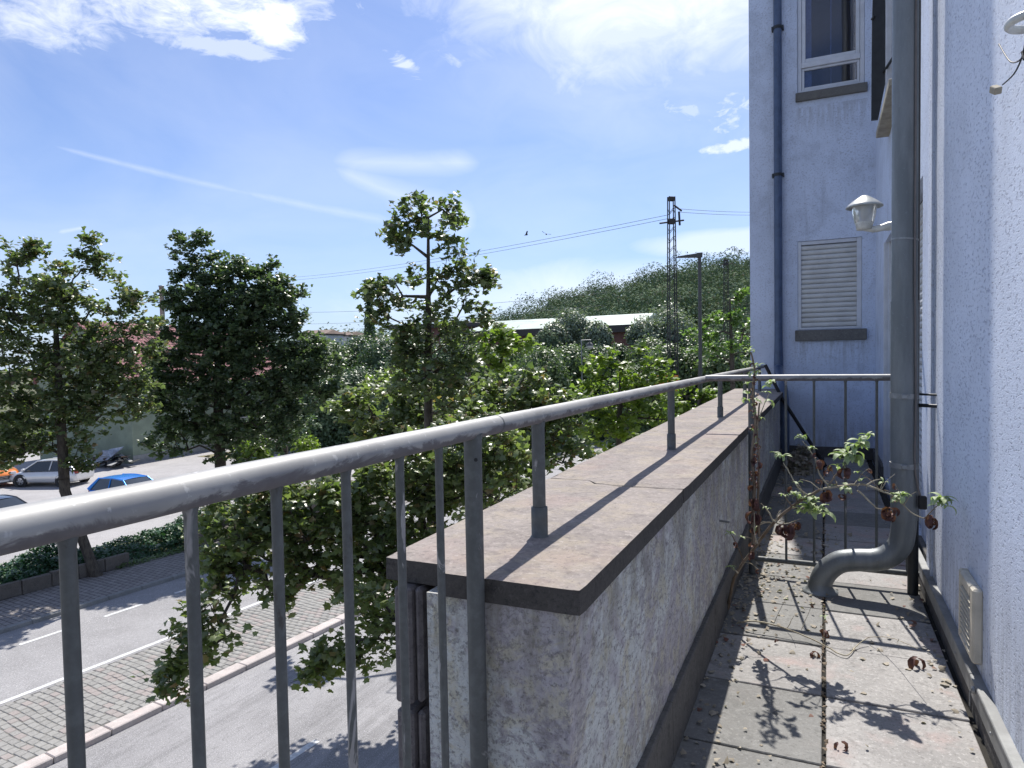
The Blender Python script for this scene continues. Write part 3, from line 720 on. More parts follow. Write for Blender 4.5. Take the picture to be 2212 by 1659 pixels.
for xx in (-.211,-.053,.118,.282,.44):
    b = MB(); b.tube([(xx,YC,.10),(xx,YC,1.205),(xx,YC,1.222)], [.0075,.0075,.011], 10); lc(b.build('baluster', MAT['post'], cr))
b = MB(); b.tube([(-.41,YC,0),(-.41,YC,1.222)], .021, 16); lc(b.build('post', MAT['post'], cr))

# ---------------------------------------------------------------- building
bd = empty('apartment_building', (2.5, 6, GZ), label='pale blue rendered apartment building rising on the right of the terrace', cat='building')
B0v = Vector((2.5, 6, GZ))
def lb(o): o.location = Vector(o.location)-B0v; return o
def plane_with_holes(b, axis, c, u0, u1, z0, z1, holes, depth, mi=0, mj=0):
    """wall sheet in the plane axis=c facing -axis, rectangular openings with reveals of given depth"""
    us = sorted({u0,u1,*[h[0] for h in holes],*[h[1] for h in holes]}); zs = sorted({z0,z1,*[h[2] for h in holes],*[h[3] for h in holes]})
    def pt(u, z, d=0): return (u, c+d, z) if axis == 'y' else (c+d, u, z)
    for i in range(len(us)-1):
        for j in range(len(zs)-1):
            um, zm = (us[i]+us[i+1])/2, (zs[j]+zs[j+1])/2
            if any(h[0] < um < h[1] and h[2] < zm < h[3] for h in holes): continue
            q = [pt(us[i],zs[j]), pt(us[i+1],zs[j]), pt(us[i+1],zs[j+1]), pt(us[i],zs[j+1])]
            b.add(q, [(0,1,2,3)] if axis == 'y' else [(3,2,1,0)], mi)
    for h in holes:
        a, e, z_, y_ = h
        for q in ([pt(a,z_),pt(a,y_),pt(a,y_,depth),pt(a,z_,depth)], [pt(e,z_),pt(e,z_,depth),pt(e,y_,depth),pt(e,y_)], [pt(a,y_),pt(e,y_),pt(e,y_,depth),pt(a,y_,depth)], [pt(a,z_),pt(a,z_,depth),pt(e,z_,depth),pt(e,z_)]):
            b.add(q, [(0,1,2,3)], mj)
def wz(px, py): return PY(px, py, YW).z
def wx(px, py): return PY(px, py, YW).x
W1 = (wx(1722,150), wx(1868,150), wz(1722,205), 6.4); W2 = (wx(1723,620), wx(1862,620), wz(1722,713), wz(1722,522))
XL = wx(1620, 600)
b = MB()
plane_with_holes(b, 'y', YW, XL, XF, GZ, HB, [W1, W2], .12)
b.box(XL, XL+.001, YW, YW+6, GZ, HB)                 # flank
b.box(XL-.02, XF+5, YW-.04, YW+6, HB-.02, HB+.1)     # roof edge
lb(b.build('end_wall', MAT['plaster_far'], bd))
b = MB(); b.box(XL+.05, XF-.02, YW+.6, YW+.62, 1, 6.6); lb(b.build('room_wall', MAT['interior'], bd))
b = MB(); b.box(W1[0]+.02, W1[0]+.17, YW+.14, YW+.16, W1[2], 6.5); b.box(W1[0]+.40, W1[0]+.41, YW+.3, YW+.32, W1[2], 6.5); lb(b.build('curtain', MAT['curtain'], bd))
b = MB()
DOOR = (5.3, 8.35, .02, 2.55); W3 = (6.5, 7.95, 3.62, 6.2)
plane_with_holes(b, 'x', XF, 4.62, YW, GZ, 9, [DOOR, W3], .10)
lb(b.build('long_wall', MAT['plaster_far'], bd))
b = MB()
rough_sheet(b, (XN,-2.5,-.4), (0,4.6+2.5,0), (0,0,9.4), 60, 60, (-1,0,0), .001, 9)
b.box(XN, XN+.001, 4.6, 4.601, -.4, 9); b.box(XN, XF+.05, 4.6, 4.62, -.4, 9)
lb(b.build('near_wall', MAT['plaster_near'], bd))
b = MB(); b.tube([(XN-.002,4.38,-.1),(XN-.003,4.38,9)], .011, 10); lb(b.build('corner_bead', MAT['plaster_far'], bd))
b = MB(); b.box(XF+.01, 6, -6, YW+6, GZ, -.31); b.box(-.845, XF+.1, 1.5, YW+6, GZ, -.41); b.box(-.76, 6, -6, 1.36, GZ, -.31); b.box(6, 6.2, -6, 16, GZ, 9); b.box(.7, 6, -6.1, -6, GZ, 9)
b.box(.65, 6.1, -6, YW+6, 8.9, 9.0)
lb(b.build('lower_body', MAT['concretegrey'], bd))
# skirting along the right wall with a flashing strip
yy = -.5
while yy < 4.5:
    b = MB(); b.bbox(XN-.030, XN+.004, yy, yy+1.19, -.02, .118, .003, jit=.001); k_ = lb(b.build('skirting_board', MAT['skirt'], bd))
    b = MB(); b.bbox(XN-.036, XN+.004, yy, yy+1.197, .119, .134, .003); b.box(XN-.034, XN-.031, yy, yy+1.197, .06, .118); k2 = b.build('flashing', MAT['flash'], k_)
    yy += 1.2
for yy in (2.2, 2.72, 3.4):
    b = MB(); b.lathe([(.0,.004),(.006,.003),(.007,0)], 10, (XN-.037, yy, .09), R=Matrix.Rotation(-pi/2, 3, 'Y')); lb(b.build('screw', MAT['clamp'], bd))
for q in ((-.48, XF-.004, YW-.03, YW+.004), (XF-.03, XF+.004, 4.7, 5.3), (XF-.03, XF+.004, 8.35, YW-.033)):
    b = MB(); b.bbox(*q, -.01, .14, .004); lb(b.build('skirting_board', MAT['skirt'], bd))
# windows
def frame_rect(b, x0, x1, z0, z1, y0, y1, w, mi=0):
    b.bbox(x0, x0+w, y0, y1, z0, z1, .004, mi); b.bbox(x1-w, x1, y0, y1, z0, z1, .004, mi)
    b.bbox(x0+w, x1-w, y0, y1, z0, z0+w, .004, mi); b.bbox(x0+w, x1-w, y0, y1, z1-w, z1, .004, mi)
win = tag(lb(empty('window', (0,0,0))), 'white framed window above the closed roller shutter'); win.parent = bd
def lw(o): return o
zt = wz(1800, 128)     # transom
b = MB(); frame_rect(b, W1[0]+.002, W1[1]-.002, W1[2]+.01, W1[3], YW+.03, YW+.10, .05)
b.bbox(W1[0]+.05, W1[1]-.05, YW+.02, YW+.10, zt-.035, zt+.035, .004)
frame_rect(b, W1[0]+.055, W1[1]-.055, zt+.038, W1[3]-.052, YW+.04, YW+.09, .045)
frame_rect(b, W1[0]+.055, W1[1]-.055, W1[2]+.062, zt-.037, YW+.045, YW+.09, .03); b.build('frame', MAT['white_pvc'], win)
b = MB(); b.box(W1[0]+.06, W1[1]-.06, YW+.062, YW+.066, W1[2]+.07, zt-.04); b.box(W1[0]+.06, W1[1]-.06, YW+.062, YW+.066, zt+.045, W1[3]-.06); b.build('pane', MAT['glass'], win)
b = MB(); b.bbox(W1[0]-.02, W1[1]+.03, YW-.05, YW+.10, W1[2]-.10, W1[2]+.008, .006, jit=.001); b.build('sill', MAT['sill'], win)
win.location = -B0v
sh = empty('roller_shutter', -B0v); sh.parent = bd; sh['label'] = 'closed off-white roller shutter'
b = MB(); b.bbox(W2[0], W2[0]+.045, YW+.012, YW+.07, W2[2]+.03, W2[3]-.002, .004); b.bbox(W2[1]-.06, W2[1]-.002, YW+.012, YW+.07, W2[2]+.03, W2[3]-.002, .004)
b.bbox(W2[0]+.045, W2[1]-.06, YW+.02, YW+.07, W2[3]-.05, W2[3]-.002, .004)
b.bbox(W2[0], W2[1], YW+.0, YW+.09, W2[2]+.002, W2[2]+.03, .004); b.build('frame', MAT['white_pvc'], sh)
ns = 17; z0_, z1_ = W2[2]+.035, W2[3]-.055; hh = (z1_-z0_)/ns
prof = [(YW+.055, 0), (YW+.036, hh*.12), (YW+.028, hh*.35), (YW+.028, hh*.62), (YW+.036, hh*.86), (YW+.055, hh*.97)]
vs = []; 
for x in (W2[0]+.046, W2[1]-.061): vs += [(x, y_, z_) for y_, z_ in prof]
me = bpy.data.meshes.new('slat'); me.from_pydata(vs, [], [(i, i+6, i+7, i+1) for i in range(5)]); me.polygons.foreach_set('use_smooth', [True]*5); me.materials.append(MAT['shutter'])
for i in range(ns):
    o = link_mesh('slat', me, None, sh, (0, random.uniform(-.0015,.0015), z0_+i*hh))
b = MB(); b.box(W2[0]+.04, W2[1]-.05, YW+.058, YW+.062, z0_, z1_); b.build('backing', MAT['dark_metal'], sh)
b = MB(); b.bbox(W2[0]-.03, W2[1]+.055, YW-.055, YW+.05, W2[2]-.15, W2[2]-.006, .006, jit=.0015); b.build('sill', MAT['sill'], sh)
# shutter door in the long wall
dr = empty('shutter_door', -B0v); dr.parent = bd; dr['label'] = 'narrow slit of a slatted roller door seen edge on'
nsl = 44; hh = (DOOR[3]-DOOR[2]-.05)/nsl
prof = [(XF+.095, 0), (XF+.080, hh*.15), (XF+.074, hh*.5), (XF+.080, hh*.85), (XF+.095, hh*.98)]
vs = []
for yv in (DOOR[0]+.05, DOOR[1]-.03): vs += [(x_, yv, z_) for x_, z_ in prof]
me = bpy.data.meshes.new('slat'); me.from_pydata(vs, [], [(i, i+1, i+6, i+5) for i in range(4)]); me.materials.append(MAT['shutter'])
for i in range(nsl): link_mesh('slat', me, None, dr, (0,0,DOOR[2]+.02+i*hh))
b = MB(); b.box(XF+.096, XF+.10, DOOR[0], DOOR[1], DOOR[2], DOOR[3]); b.build('backing', MAT['dark_metal'], dr)
b = MB(); b.bbox(XF+.03, XF+.09, DOOR[1]-.03, DOOR[1]-.002, DOOR[2], DOOR[3], .004); b.bbox(XF-.012, XF+.03, DOOR[1]-.002, DOOR[1]+.05, DOOR[2], DOOR[3], .004); b.build('frame', MAT['white_pvc'], dr)
# upper window in the long wall
w3 = empty('window', -B0v); w3.parent = bd; w3['label'] = 'upper window seen edge on beside the drainpipe'
b = MB()
for (a0, a1, c0, c1) in ((W3[0], W3[0]+.06, W3[2], W3[3]), (W3[1]-.06, W3[1], W3[2], W3[3]), (W3[0]+.06, W3[1]-.06, W3[2], W3[2]+.06)): b.bbox(XF+.02, XF+.08, a0, a1, c0, c1, .004)
b.bbox(XF-.03, XF+.02, W3[1]-.05, W3[1]+.06, W3[2], W3[3], .004)
b.build('frame', MAT['white_pvc'], w3)
b = MB(); b.box(XF+.05, XF+.054, W3[0]+.06, W3[1]-.06, W3[2]+.06, W3[3]); b.build('pane', MAT['glass'], w3)
b = MB(); b.bbox(.485, XF+.05, 6.45, 7.95, 3.55, 3.61, .006); b.build('sill', MAT['cream'], w3)
b = MB(); vs = [(.447,8.0,3.76),(.51,8.0,3.76),(.575,8.0,4.12),(.575,8.0,6.6),(.50,8.0,6.6),(.452,8.0,4.75)]
vs = vs + [(x, yv+.05, z) for x, yv, z in vs]; b.add(vs, [(5,4,3,2,1,0),(6,7,8,9,10,11)]+[(i,(i+1)%6,(i+1)%6+6,i+6) for i in range(6)])
b.tube([(.56,8.0,4.22),(XF+.02,7.6,4.22)], .014, 8); b.tube([(.448,8.0,4.76),(.47,7.98,4.79)], .012, 8)
ap = b.build('folding_screen', MAT['dark_metal'], bd, tuple(-B0v))

# ---------------------------------------------------------------- drainpipes and fixtures
pc = (.402, 4.3)
dp = empty('drainpipe', (pc[0], pc[1], 0), label='thick grey zinc drainpipe with swan neck ending on the terrace slabs', cat='pipe')
def ld(o): o.location = (o.location.x-pc[0], o.location.y-pc[1], o.location.z); return o
def smooth_path(pts, k=5):
    out = []
    for i in range(len(pts)-1):
        p0 = Vector(pts[max(i-1,0)]); p1 = Vector(pts[i]); p2 = Vector(pts[i+1]); p3 = Vector(pts[min(i+2,len(pts)-1)])
        for j in range(k):
            t = j/k; out.append(.5*((2*p1)+(-p0+p2)*t+(2*p0-5*p1+4*p2-p3)*t*t+(-p0+3*p1-3*p2+p3)*t**3))
    out.append(Vector(pts[-1])); return out
b = MB(); b.tube([(pc[0],4.3,8.9),(pc[0],4.3,1.66)], .0635, 32); ld(b.build('upper_pipe', MAT['zinc'], dp))
b = MB(); b.tube([(pc[0],4.3,1.66),(pc[0]+.002,4.3,.46)], .0668, 32); ld(b.build('lower_pipe', MAT['zinc'], dp))
pa = smooth_path([(.404,4.3,.50),(.403,4.3,.42),(.385,4.3,.315),(.33,4.3,.245),(.26,4.3,.215),(.17,4.3,.205),(.085,4.3,.185),(.02,4.3,.13),(-.015,4.3,.06),(-.02,4.3,-.01)], 5)
b = MB(); b.tube(pa, .063, 32); ld(b.build('elbow', MAT['zinc'], dp))
for q in ((.26,.215),(.155,.204)):
    b = MB(); b.tube([(q[0]-.003,4.3,q[1]),(q[0]+.003,4.3,q[1]+.001)], .0645, 32, cap=False); ld(b.build('elbow_seam', MAT['zinc'], dp))
b = MB(); b.lathe([(.064,.055),(.068,.03),(.083,.010),(.097,.006),(.097,0)], 32, (-.02,4.3,0)); ld(b.build('outlet_flange', MAT['zinc'], dp))
for zc in (1.993, 1.142, .759):
    b = MB(); b.tube([(pc[0],4.3,zc-.014 if zc<1.9 else zc-.005),(pc[0]+.001,4.3,zc+.014 if zc<1.9 else zc+.004)], .0705 if zc < 1.9 else .0665, 32)
    if zc < 1.9: b.bbox(pc[0]-.02, pc[0]+.01, 4.3-.095, 4.3-.066, zc-.012, zc+.012, .003)
    ld(b.build('pipe_clamp', MAT['clamp'], dp))
b = MB(); b.tube([(pc[0]+.05,4.33,1.15),(XN+.01,4.25,1.15)], .006, 8); b.tube([(pc[0]+.05,4.33,1.09),(XN+.01,4.25,1.09)], .010, 8); ld(b.build('wall_bracket', MAT['dark_metal'], dp))
cb = empty('electric_cable', (pc[0]+.05, 4.25, 0), label='thin grey cable tied down the right side of the zinc drainpipe', cat='cable')
cpts = [(pc[0]+.042,4.248,8.9),(pc[0]+.044,4.247,3.2),(pc[0]+.043,4.246,1.9),(pc[0]+.050,4.245,1.1),(pc[0]+.046,4.247,.80),(pc[0]+.06,4.25,.66),(pc[0]+.075,4.26,.60)]
b = MB(); b.tube(smooth_path(cpts,6), .0052, 8); o = b.build('sheath', MAT['cable'], cb); o.location = (-(pc[0]+.05), -4.25, 0)
b = MB(); b.bbox(pc[0]+.065, pc[0]+.105, 4.24, 4.28, .53, .60, .005); o = b.build('junction_box', MAT['black_rubber'], cb); o.location = (-(pc[0]+.05), -4.25, 0)
b = MB(); b.tube([(.462,4.44,-.01),(.462,4.44,8.9)], .028, 14)
b.build('vent_pipe', MAT['dark_metal'], label='thin dark pipe hidden behind the thick zinc drainpipe', cat='pipe')
# small downpipe on the end wall
q0 = PY(1681, 500, YW-.07)
b2 = empty('blue_downpipe', (q0.x, YW-.07, 0), label='slim blue painted downpipe left of the windows bending over the parapet end', cat='pipe')
b = MB(); zt_ = PY(1681, 790, YW-.07).z
pth = smooth_path([(0,0,HB-.1),(0,0,3),(0,0,zt_+.1),(.0,-.02,zt_-.03),(.02,-.25,zt_-.12),(.07,-.55,zt_-.24),(.10,-.70,zt_-.42),(.105,-.74,zt_-.62),(.105,-.74,.4),(.105,-.74,0)], 5)
b.tube(pth, [.052]*10+[.06]*(len(pth)-10), 18); b.build('pipe', MAT['bluepipe'], b2)
for py_ in (378, 60): 
    zc = PY(1681, py_, YW-.07).z; b = MB(); b.tube([(0,0,zc-.02),(0,0,zc+.02)], .059, 18); b.box(-.075,-.055,-.02,.08,zc-.02,zc+.02); b.box(.055,.075,-.02,.08,zc-.02,zc+.02); b.build('pipe_clamp', MAT['dark_metal'], b2)
a0 = PY(1653, 788, 9.0); a1 = PY(1784, 1008, 9.0)
b = MB(); b.tube([a0, PY(1690, 862, 9.0), PY(1740, 940, 9.0), a1], .021, 10); b.build('leaning_pole', MAT['black_rubber'], label='thin black pole leaning against the blue downpipe in the shaded far corner', cat='pole')
# wall lamp
lc0 = PY(1867, 462, 6.0)
la = empty('wall_lamp', (XF, 6.0, lc0.z), label='white bell shaped wall lamp with conical hat beside the drainpipe', cat='lamp')
def ll(o): o.location = (-XF, -6.0, -lc0.z); return o
hx, hz = lc0.x, PY(1867, 447, 6.0).z
b = MB(); b.lathe([(.0,.088),(.020,.086),(.045,.072),(.085,.045),(.118,.016),(.130,.004),(.132,-.003),(.128,-.006),(.10,.008),(0,.03)], 28, (hx,6,hz)); ll(b.build('lamp_hat', MAT['lamp_hat'], la))
b = MB(); b.lathe([(.088,.006),(.086,-.03),(.078,-.075),(.068,-.115),(.060,-.14)], 28, (hx,6,hz)); ll(b.build('lamp_shade', MAT['lampglass'], la))
b = MB(); b.lathe([(.03,.01),(.035,-.04),(.03,-.09),(.0,-.10)], 16, (hx,6,hz)); ll(b.build('bulb', MAT['lamp_white'], la))
b = MB(); b.lathe([(.066,-.118),(.066,-.126),(.058,-.145),(.055,-.175),(.0,-.178)], 24, (hx,6,hz)); ll(b.build('lamp_cup', MAT['lamp_white'], la))
b = MB(); b.tube(smooth_path([(hx,6,hz-.165),(hx+.06,6,hz-.178),(hx+.16,6,hz-.165),(XF,6,hz-.15)],4), [.020]*4+[.026]*4+[.034]*5, 12)
b.add([(XF-.002,5.97,hz-.16),(XF-.002,5.97,hz+.06),(XF-.075,5.985,hz-.14),(XF-.002,6.03,hz-.16),(XF-.002,6.03,hz+.06),(XF-.075,6.015,hz-.14)], [(0,1,2),(5,4,3),(0,2,5,3),(2,1,4,5),(1,0,3,4)]); ll(b.build('lamp_arm', MAT['lamp_white'], la))
# broken lamp with dangling wires, near
rc = PX(2232, 44, .475)
bl = empty('broken_lamp', (XN, rc.y, rc.z), label='broken white wall lamp ring with bare wires and connector block hanging down', cat='lamp')
def l2(o): o.location = (-XN, -rc.y, -rc.z); return o
b = MB(); RR = .050; b.tube([Vector((rc.x+RR*cos(a), rc.y+RR*sin(a), rc.z)) for a in np.linspace(0, 2*pi, 29)], .0105, 12, cap=False); l2(b.build('ring', MAT['lamp_white'], bl))
b = MB(); b.tube([(rc.x+.03,rc.y,rc.z),(XN,rc.y,rc.z-.02)], .014, 12); b.lathe([(.001,.03),(.045,.025),(.05,.0)], 20, (XN-.001,rc.y,rc.z-.02), R=Matrix.Rotation(-pi/2,3,'Y')); l2(b.build('lamp_arm', MAT['lamp_white'], bl))
cpos = [PX(x, y, .50) for x, y in ((2216,60),(2214,95),(2206,128),(2190,160),(2166,183))]
b = MB(); b.tube(smooth_path(cpos,4), .0022, 6); wpos = [PX(x, y, .50) for x, y in ((2212,118),(2200,132),(2184,134),(2171,118),(2158,95))]; b.tube(smooth_path(wpos,4), .0022, 6); b.tube([PX(2209,112,.5), PX(2213,128,.5)], .0045, 8); l2(b.build('wire', MAT['black_rubber'], bl))
cc = PX(2151, 194, .50); b = MB(); b.bbox(-.011,.011,-.017,.017,-.011,.011,.002,R=Matrix.Translation(cc)@Matrix.Rotation(.6,4,'X')@Matrix.Rotation(.3,4,'Z')); l2(b.build('connector_block', MAT['cream'], bl))
# louvred vent
vn = empty('wall_vent', (XN, 3.0, .18), label='cream plastic louvred vent cover low on the right wall', cat='vent')
y0, y1, z0, z1 = 3.06, 3.36, .185, .475
def lv(o): o.location = (-XN, -3.0, -.18); return o
b = MB(); b.bbox(XN-.034, XN+.003, y0, y0+.06, z0, z1, .008); b.bbox(XN-.034, XN+.003, y1-.03, y1, z0, z1, .008); b.bbox(XN-.034, XN+.003, y0+.06, y1-.03, z1-.055, z1, .010); b.bbox(XN-.034, XN+.003, y0+.06, y1-.03, z0, z0+.03, .008); lv(b.build('frame', MAT['vent'], vn))
b = MB(); b.box(XN-.006, XN-.002, y0+.07, y1-.03, z0+.03, z1-.05); lv(b.build('backing', MAT['black_rubber'], vn))
for i in range(9):
    zc = z0+.045+i*(z1-z0-.11)/8.5
    b = MB(); b.add([(XN-.034,y0+.06,zc),(XN-.034,y1-.03,zc),(XN-.008,y1-.03,zc+.006),(XN-.008,y0+.06,zc+.006),(XN-.034,y0+.06,zc+.004),(XN-.034,y1-.03,zc+.004),(XN-.008,y1-.03,zc+.009),(XN-.008,y0+.06,zc+.009)], [(3,2,1,0),(4,5,6,7),(0,1,5,4)]); lv(b.build('slat', MAT['vent'], vn))
b = MB(); b.lathe([(0,.012),(.012,.010),(.014,0)], 12, (XN-.037,3.0,.112), R=Matrix.Rotation(-pi/2,3,'Y')); b.tube([(XN-.05,3.0,.11),(XN-.05,3.0,.05)], .003, 6); b.build('lightning_clamp', MAT['clamp'], label='small metal clamp screwed on the skirting under the cream vent', cat='clamp')
# ---------------------------------------------------------------- street (u = distance to the left of the facade line, v = along the street)
TH = radians(5.5); dV = Vector((sin(TH), cos(TH), 0)); nU = Vector((-cos(TH), sin(TH), 0))
def UV(u, v, z=GZ): p = nU*u + dV*v; return Vector((p.x, p.y, z))
def strip(name, u0, u1, v0, v1, z, mat, parent=None, nv=1, z0=None, **k):
    b = MB(); q = [UV(u0,v0,z), UV(u0,v1,z), UV(u1,v1,z), UV(u1,v0,z)]; b.add(q, [(0,3,2,1)][::1])
    # orient upward
    n = (q[3]-q[0]).cross(q[1]-q[0])
    if n.z < 0: b.f = [b.f[0][::-1]]
    return b.build(name, mat, parent, **k)
b = MB(); b.box(-1500, 1500, -300, 2500, GZ-1.2, GZ-.16); b.build('ground', MAT['ground'], kind='structure')
strip('near_road', 5.8, 12.80, -40, 46, GZ-.10, MAT['asphalt_near'], kind='structure')
strip('far_road', 15.7, 20.0, -40, 46, GZ, MAT['asphalt_far'], kind='structure')
strip('junction_road', 5.8, 62, 46, 62, GZ-.012, MAT['asphalt_lot'], kind='structure')
strip('parking_lot', 25.6, 62, -20, 46, GZ-.01, MAT['asphalt_lot'], kind='structure')
strip('side_road', 34, 62, 62, 64.5, GZ-.015, MAT['asphalt_lot'], kind='structure')
strip('near_pavement', 0.4, 5.8, -40, 46, GZ+.0, MAT['pave'], kind='structure')
strip('far_pavement', 20.1, 22.5, -40, 46, GZ+.10, MAT['pave'], kind='structure')
strip('verge', 22.5, 25.7, -40, 46, GZ+.06, MAT['ground'], kind='structure')
# markings
for i, v in enumerate(np.arange(-6, 44, 1.0)): pass
strip('edge_line', 15.80, 15.93, -10, 45, GZ+.006, MAT['paint'], kind='structure')
mk = empty('dashed_line', UV(18.77, 12, GZ)); mk['kind'] = 'structure'
for v in np.arange(2.0, 44, 2.05):
    o = strip('dash', 18.71, 18.83, v, v+1.05, GZ+.006, MAT['paint'], mk); o.location = -Vector(mk.location)
mk2 = empty('lane_marks', UV(9.27, 8, GZ)); mk2['kind'] = 'structure'
for v in (1.3, 7.3, 13.3, 19.3, 25.3):
    o = strip('dash', 9.20, 9.34, v, v+1.4, GZ-.094, MAT['paint'], mk2); o.location = -Vector(mk2.location)
# cobbled median: individual stones where they show largest, a joined field beyond
med = empty('cobbled_median', UV(14.4, 8, GZ)); med['kind'] = 'structure'
MAT['sandbed'] = simple('sand_joint', (.16,.155,.14), .95)
o = strip('median_bed', 12.9, 15.78, -40, 46, GZ-.012, MAT['sandbed'], med); o.location = -Vector(med.location)
cobm = []
for q in range(5):
    b = MB(); b.bbox(-.100, .100, -.075, .075, -.05, 0, .012, jit=.005); me = bpy.data.meshes.new('cobble'); me.from_pydata(b.v, [], b.f); me.materials.append(MAT['cobble']); cobm.append(me)
cobs = []
v = -1.0; r_ = 0
while v < 26:
    u = 13.18 + (.105 if r_ % 2 else 0)
    while u < 15.76:
        p = UV(u + random.uniform(-.006,.006), v + random.uniform(-.006,.006) + .03*sin(u*3), GZ+random.uniform(-.004,.004))
        rel = p-EYE; fz = rel.dot(cF)
        if fz > 1: cobs.append((p, fz, FW/2+FPX*rel.dot(cR)/fz, FH/2-FPX*rel.dot(cU)/fz))
        u += .21
    v += .158; r_ += 1
vis = sorted([c for c in cobs if -20 < c[2] < 880 and c[3] < 1680], key=lambda c: c[1])
near = vis[:300]; nid = {id(c) for c in near}
for c in near:
    o = link_mesh('cobble', random.choice(cobm), None, med, c[0]-med.location); o.rotation_euler = (random.uniform(-.03,.03), random.uniform(-.03,.03), -TH+random.uniform(-.05,.05))
rest = [c for c in cobs if id(c) not in nid]
tv = np.array(cobm[0].vertices and [v.co[:] for v in cobm[0].vertices]); b = MB(); bv = []; 
ct, st_ = cos(-TH), sin(-TH); Rz = np.array([[ct,-st_,0],[st_,ct,0],[0,0,1]]); tvr = tv@Rz.T
allv = []; 
for c in rest: allv.append(tvr*np.array([1,1,1]) + np.array(c[0]-med.location) + np.array([0,0,0]))
fc = [list(p.vertices) for p in cobm[0].polygons]; f4 = [f for f in fc if len(f) == 4]; f3 = [f for f in fc if len(f) == 3]
Vn = np.concatenate(allv); nvv = len(tv)
tri = np.array([t for f in f4 for t in ((f[0],f[1],f[2]),(f[0],f[2],f[3]))] + f3)
Fn = (tri[None] + (np.arange(len(rest))*nvv)[:,None,None]).reshape(-1,3)
arr_mesh('cobble_field', Vn, Fn, MAT['cobble'], med, kind='stuff')
# kerbs
kb = empty('pale_kerb', UV(12.95, 8, GZ)); kb['kind'] = 'structure'
for v in np.arange(-2, 40, 1.0):
    b = MB(); b.bbox(-.15, .15, .006, .994, -.14, 0, .018, jit=.004); o = b.build('kerb_stone', MAT['kerb_pink'], kb, UV(12.95, v, GZ+.02)-kb.location); o.rotation_euler = (0,0,-TH)
kb = empty('far_kerb', UV(20.05, 8, GZ)); kb['kind'] = 'structure'
for v in np.arange(4, 44, 1.0):
    b = MB(); b.bbox(-.075, .075, .005, .995, -.14, 0, .018, jit=.004); o = b.build('kerb_stone', MAT['kerb_grey'], kb, UV(20.05, v, GZ+.115)-kb.location); o.rotation_euler = (0,0,-TH)
# planter blocks in front of the hedge strip, open where a tree stands
pw = empty('planter_edging', UV(22.5, 12, GZ), label='row of weathered concrete planter blocks edging the ground cover across the street', cat='edging')
for v in list(np.arange(7.5, 12.4, .8)) + list(np.arange(15.3, 24.5, .8)) + list(np.arange(27, 40, .8)):
    b = MB(); b.bbox(-.09, .09, .006, .794, 0, .42+random.uniform(-.02,.03), .015, jit=.01); o = b.build('planter_block', MAT['planter'], pw, UV(22.55, v, GZ+.10)-pw.location); o.rotation_euler = (random.uniform(-.03,.03), random.uniform(-.03,.03), -TH+random.uniform(-.02,.02))
# ground cover behind the edging
def cover(name, u0, u1, v0, v1, h, n, ls, mat, **k):
    m = n; u = rng.uniform(u0, u1, m); v = rng.uniform(v0, v1, m); e = np.minimum(np.minimum(u-u0, u1-u)/.35, 1)
    hh = h*(.55+.45*np.sin(u*3.1)*np.sin(v*2.3+u))*np.sqrt(np.clip(e,.15,1)); z = GZ+.1+hh*rng.random(m)**.35
    nu, dv = np.array(nU), np.array(dV); pos = nu[None]*u[:,None]+dv[None]*v[:,None]; pos[:,2] = z
    out = rng.normal(size=(m,3)); d, s, nr = leaf_frames(m, out, 1.0, .1); c = np.array(UV((u0+u1)/2,(v0+v1)/2,GZ))
    o = leaf_mesh(name, pos-c, d, s, nr, ls*(.6+.8*rng.random(m)), SH_QUAD, mat); o.location = c; return tag(o, **k)
cover('ground_cover', 22.68, 25.5, 5, 12.6, .85, 16000, .12, MAT['hedge'], kind='stuff')
cover('ground_cover', 22.68, 25.5, 15.2, 25.0, .85, 18000, .12, MAT['hedge'], kind='stuff')
cover('ground_cover', 22.9, 25.5, 25.3, 45, .75, 12000, .16, MAT['leaf_mid'], kind='stuff')
cover('weeds', 22.75, 25.5, 12.5, 15.3, .40, 4200, .10, MAT['hedge'], kind='stuff')
cover('weeds', 22.3, 22.75, 12.6, 15.2, .25, 700, .09, MAT['leaf_mid'], kind='stuff')
print('street done')

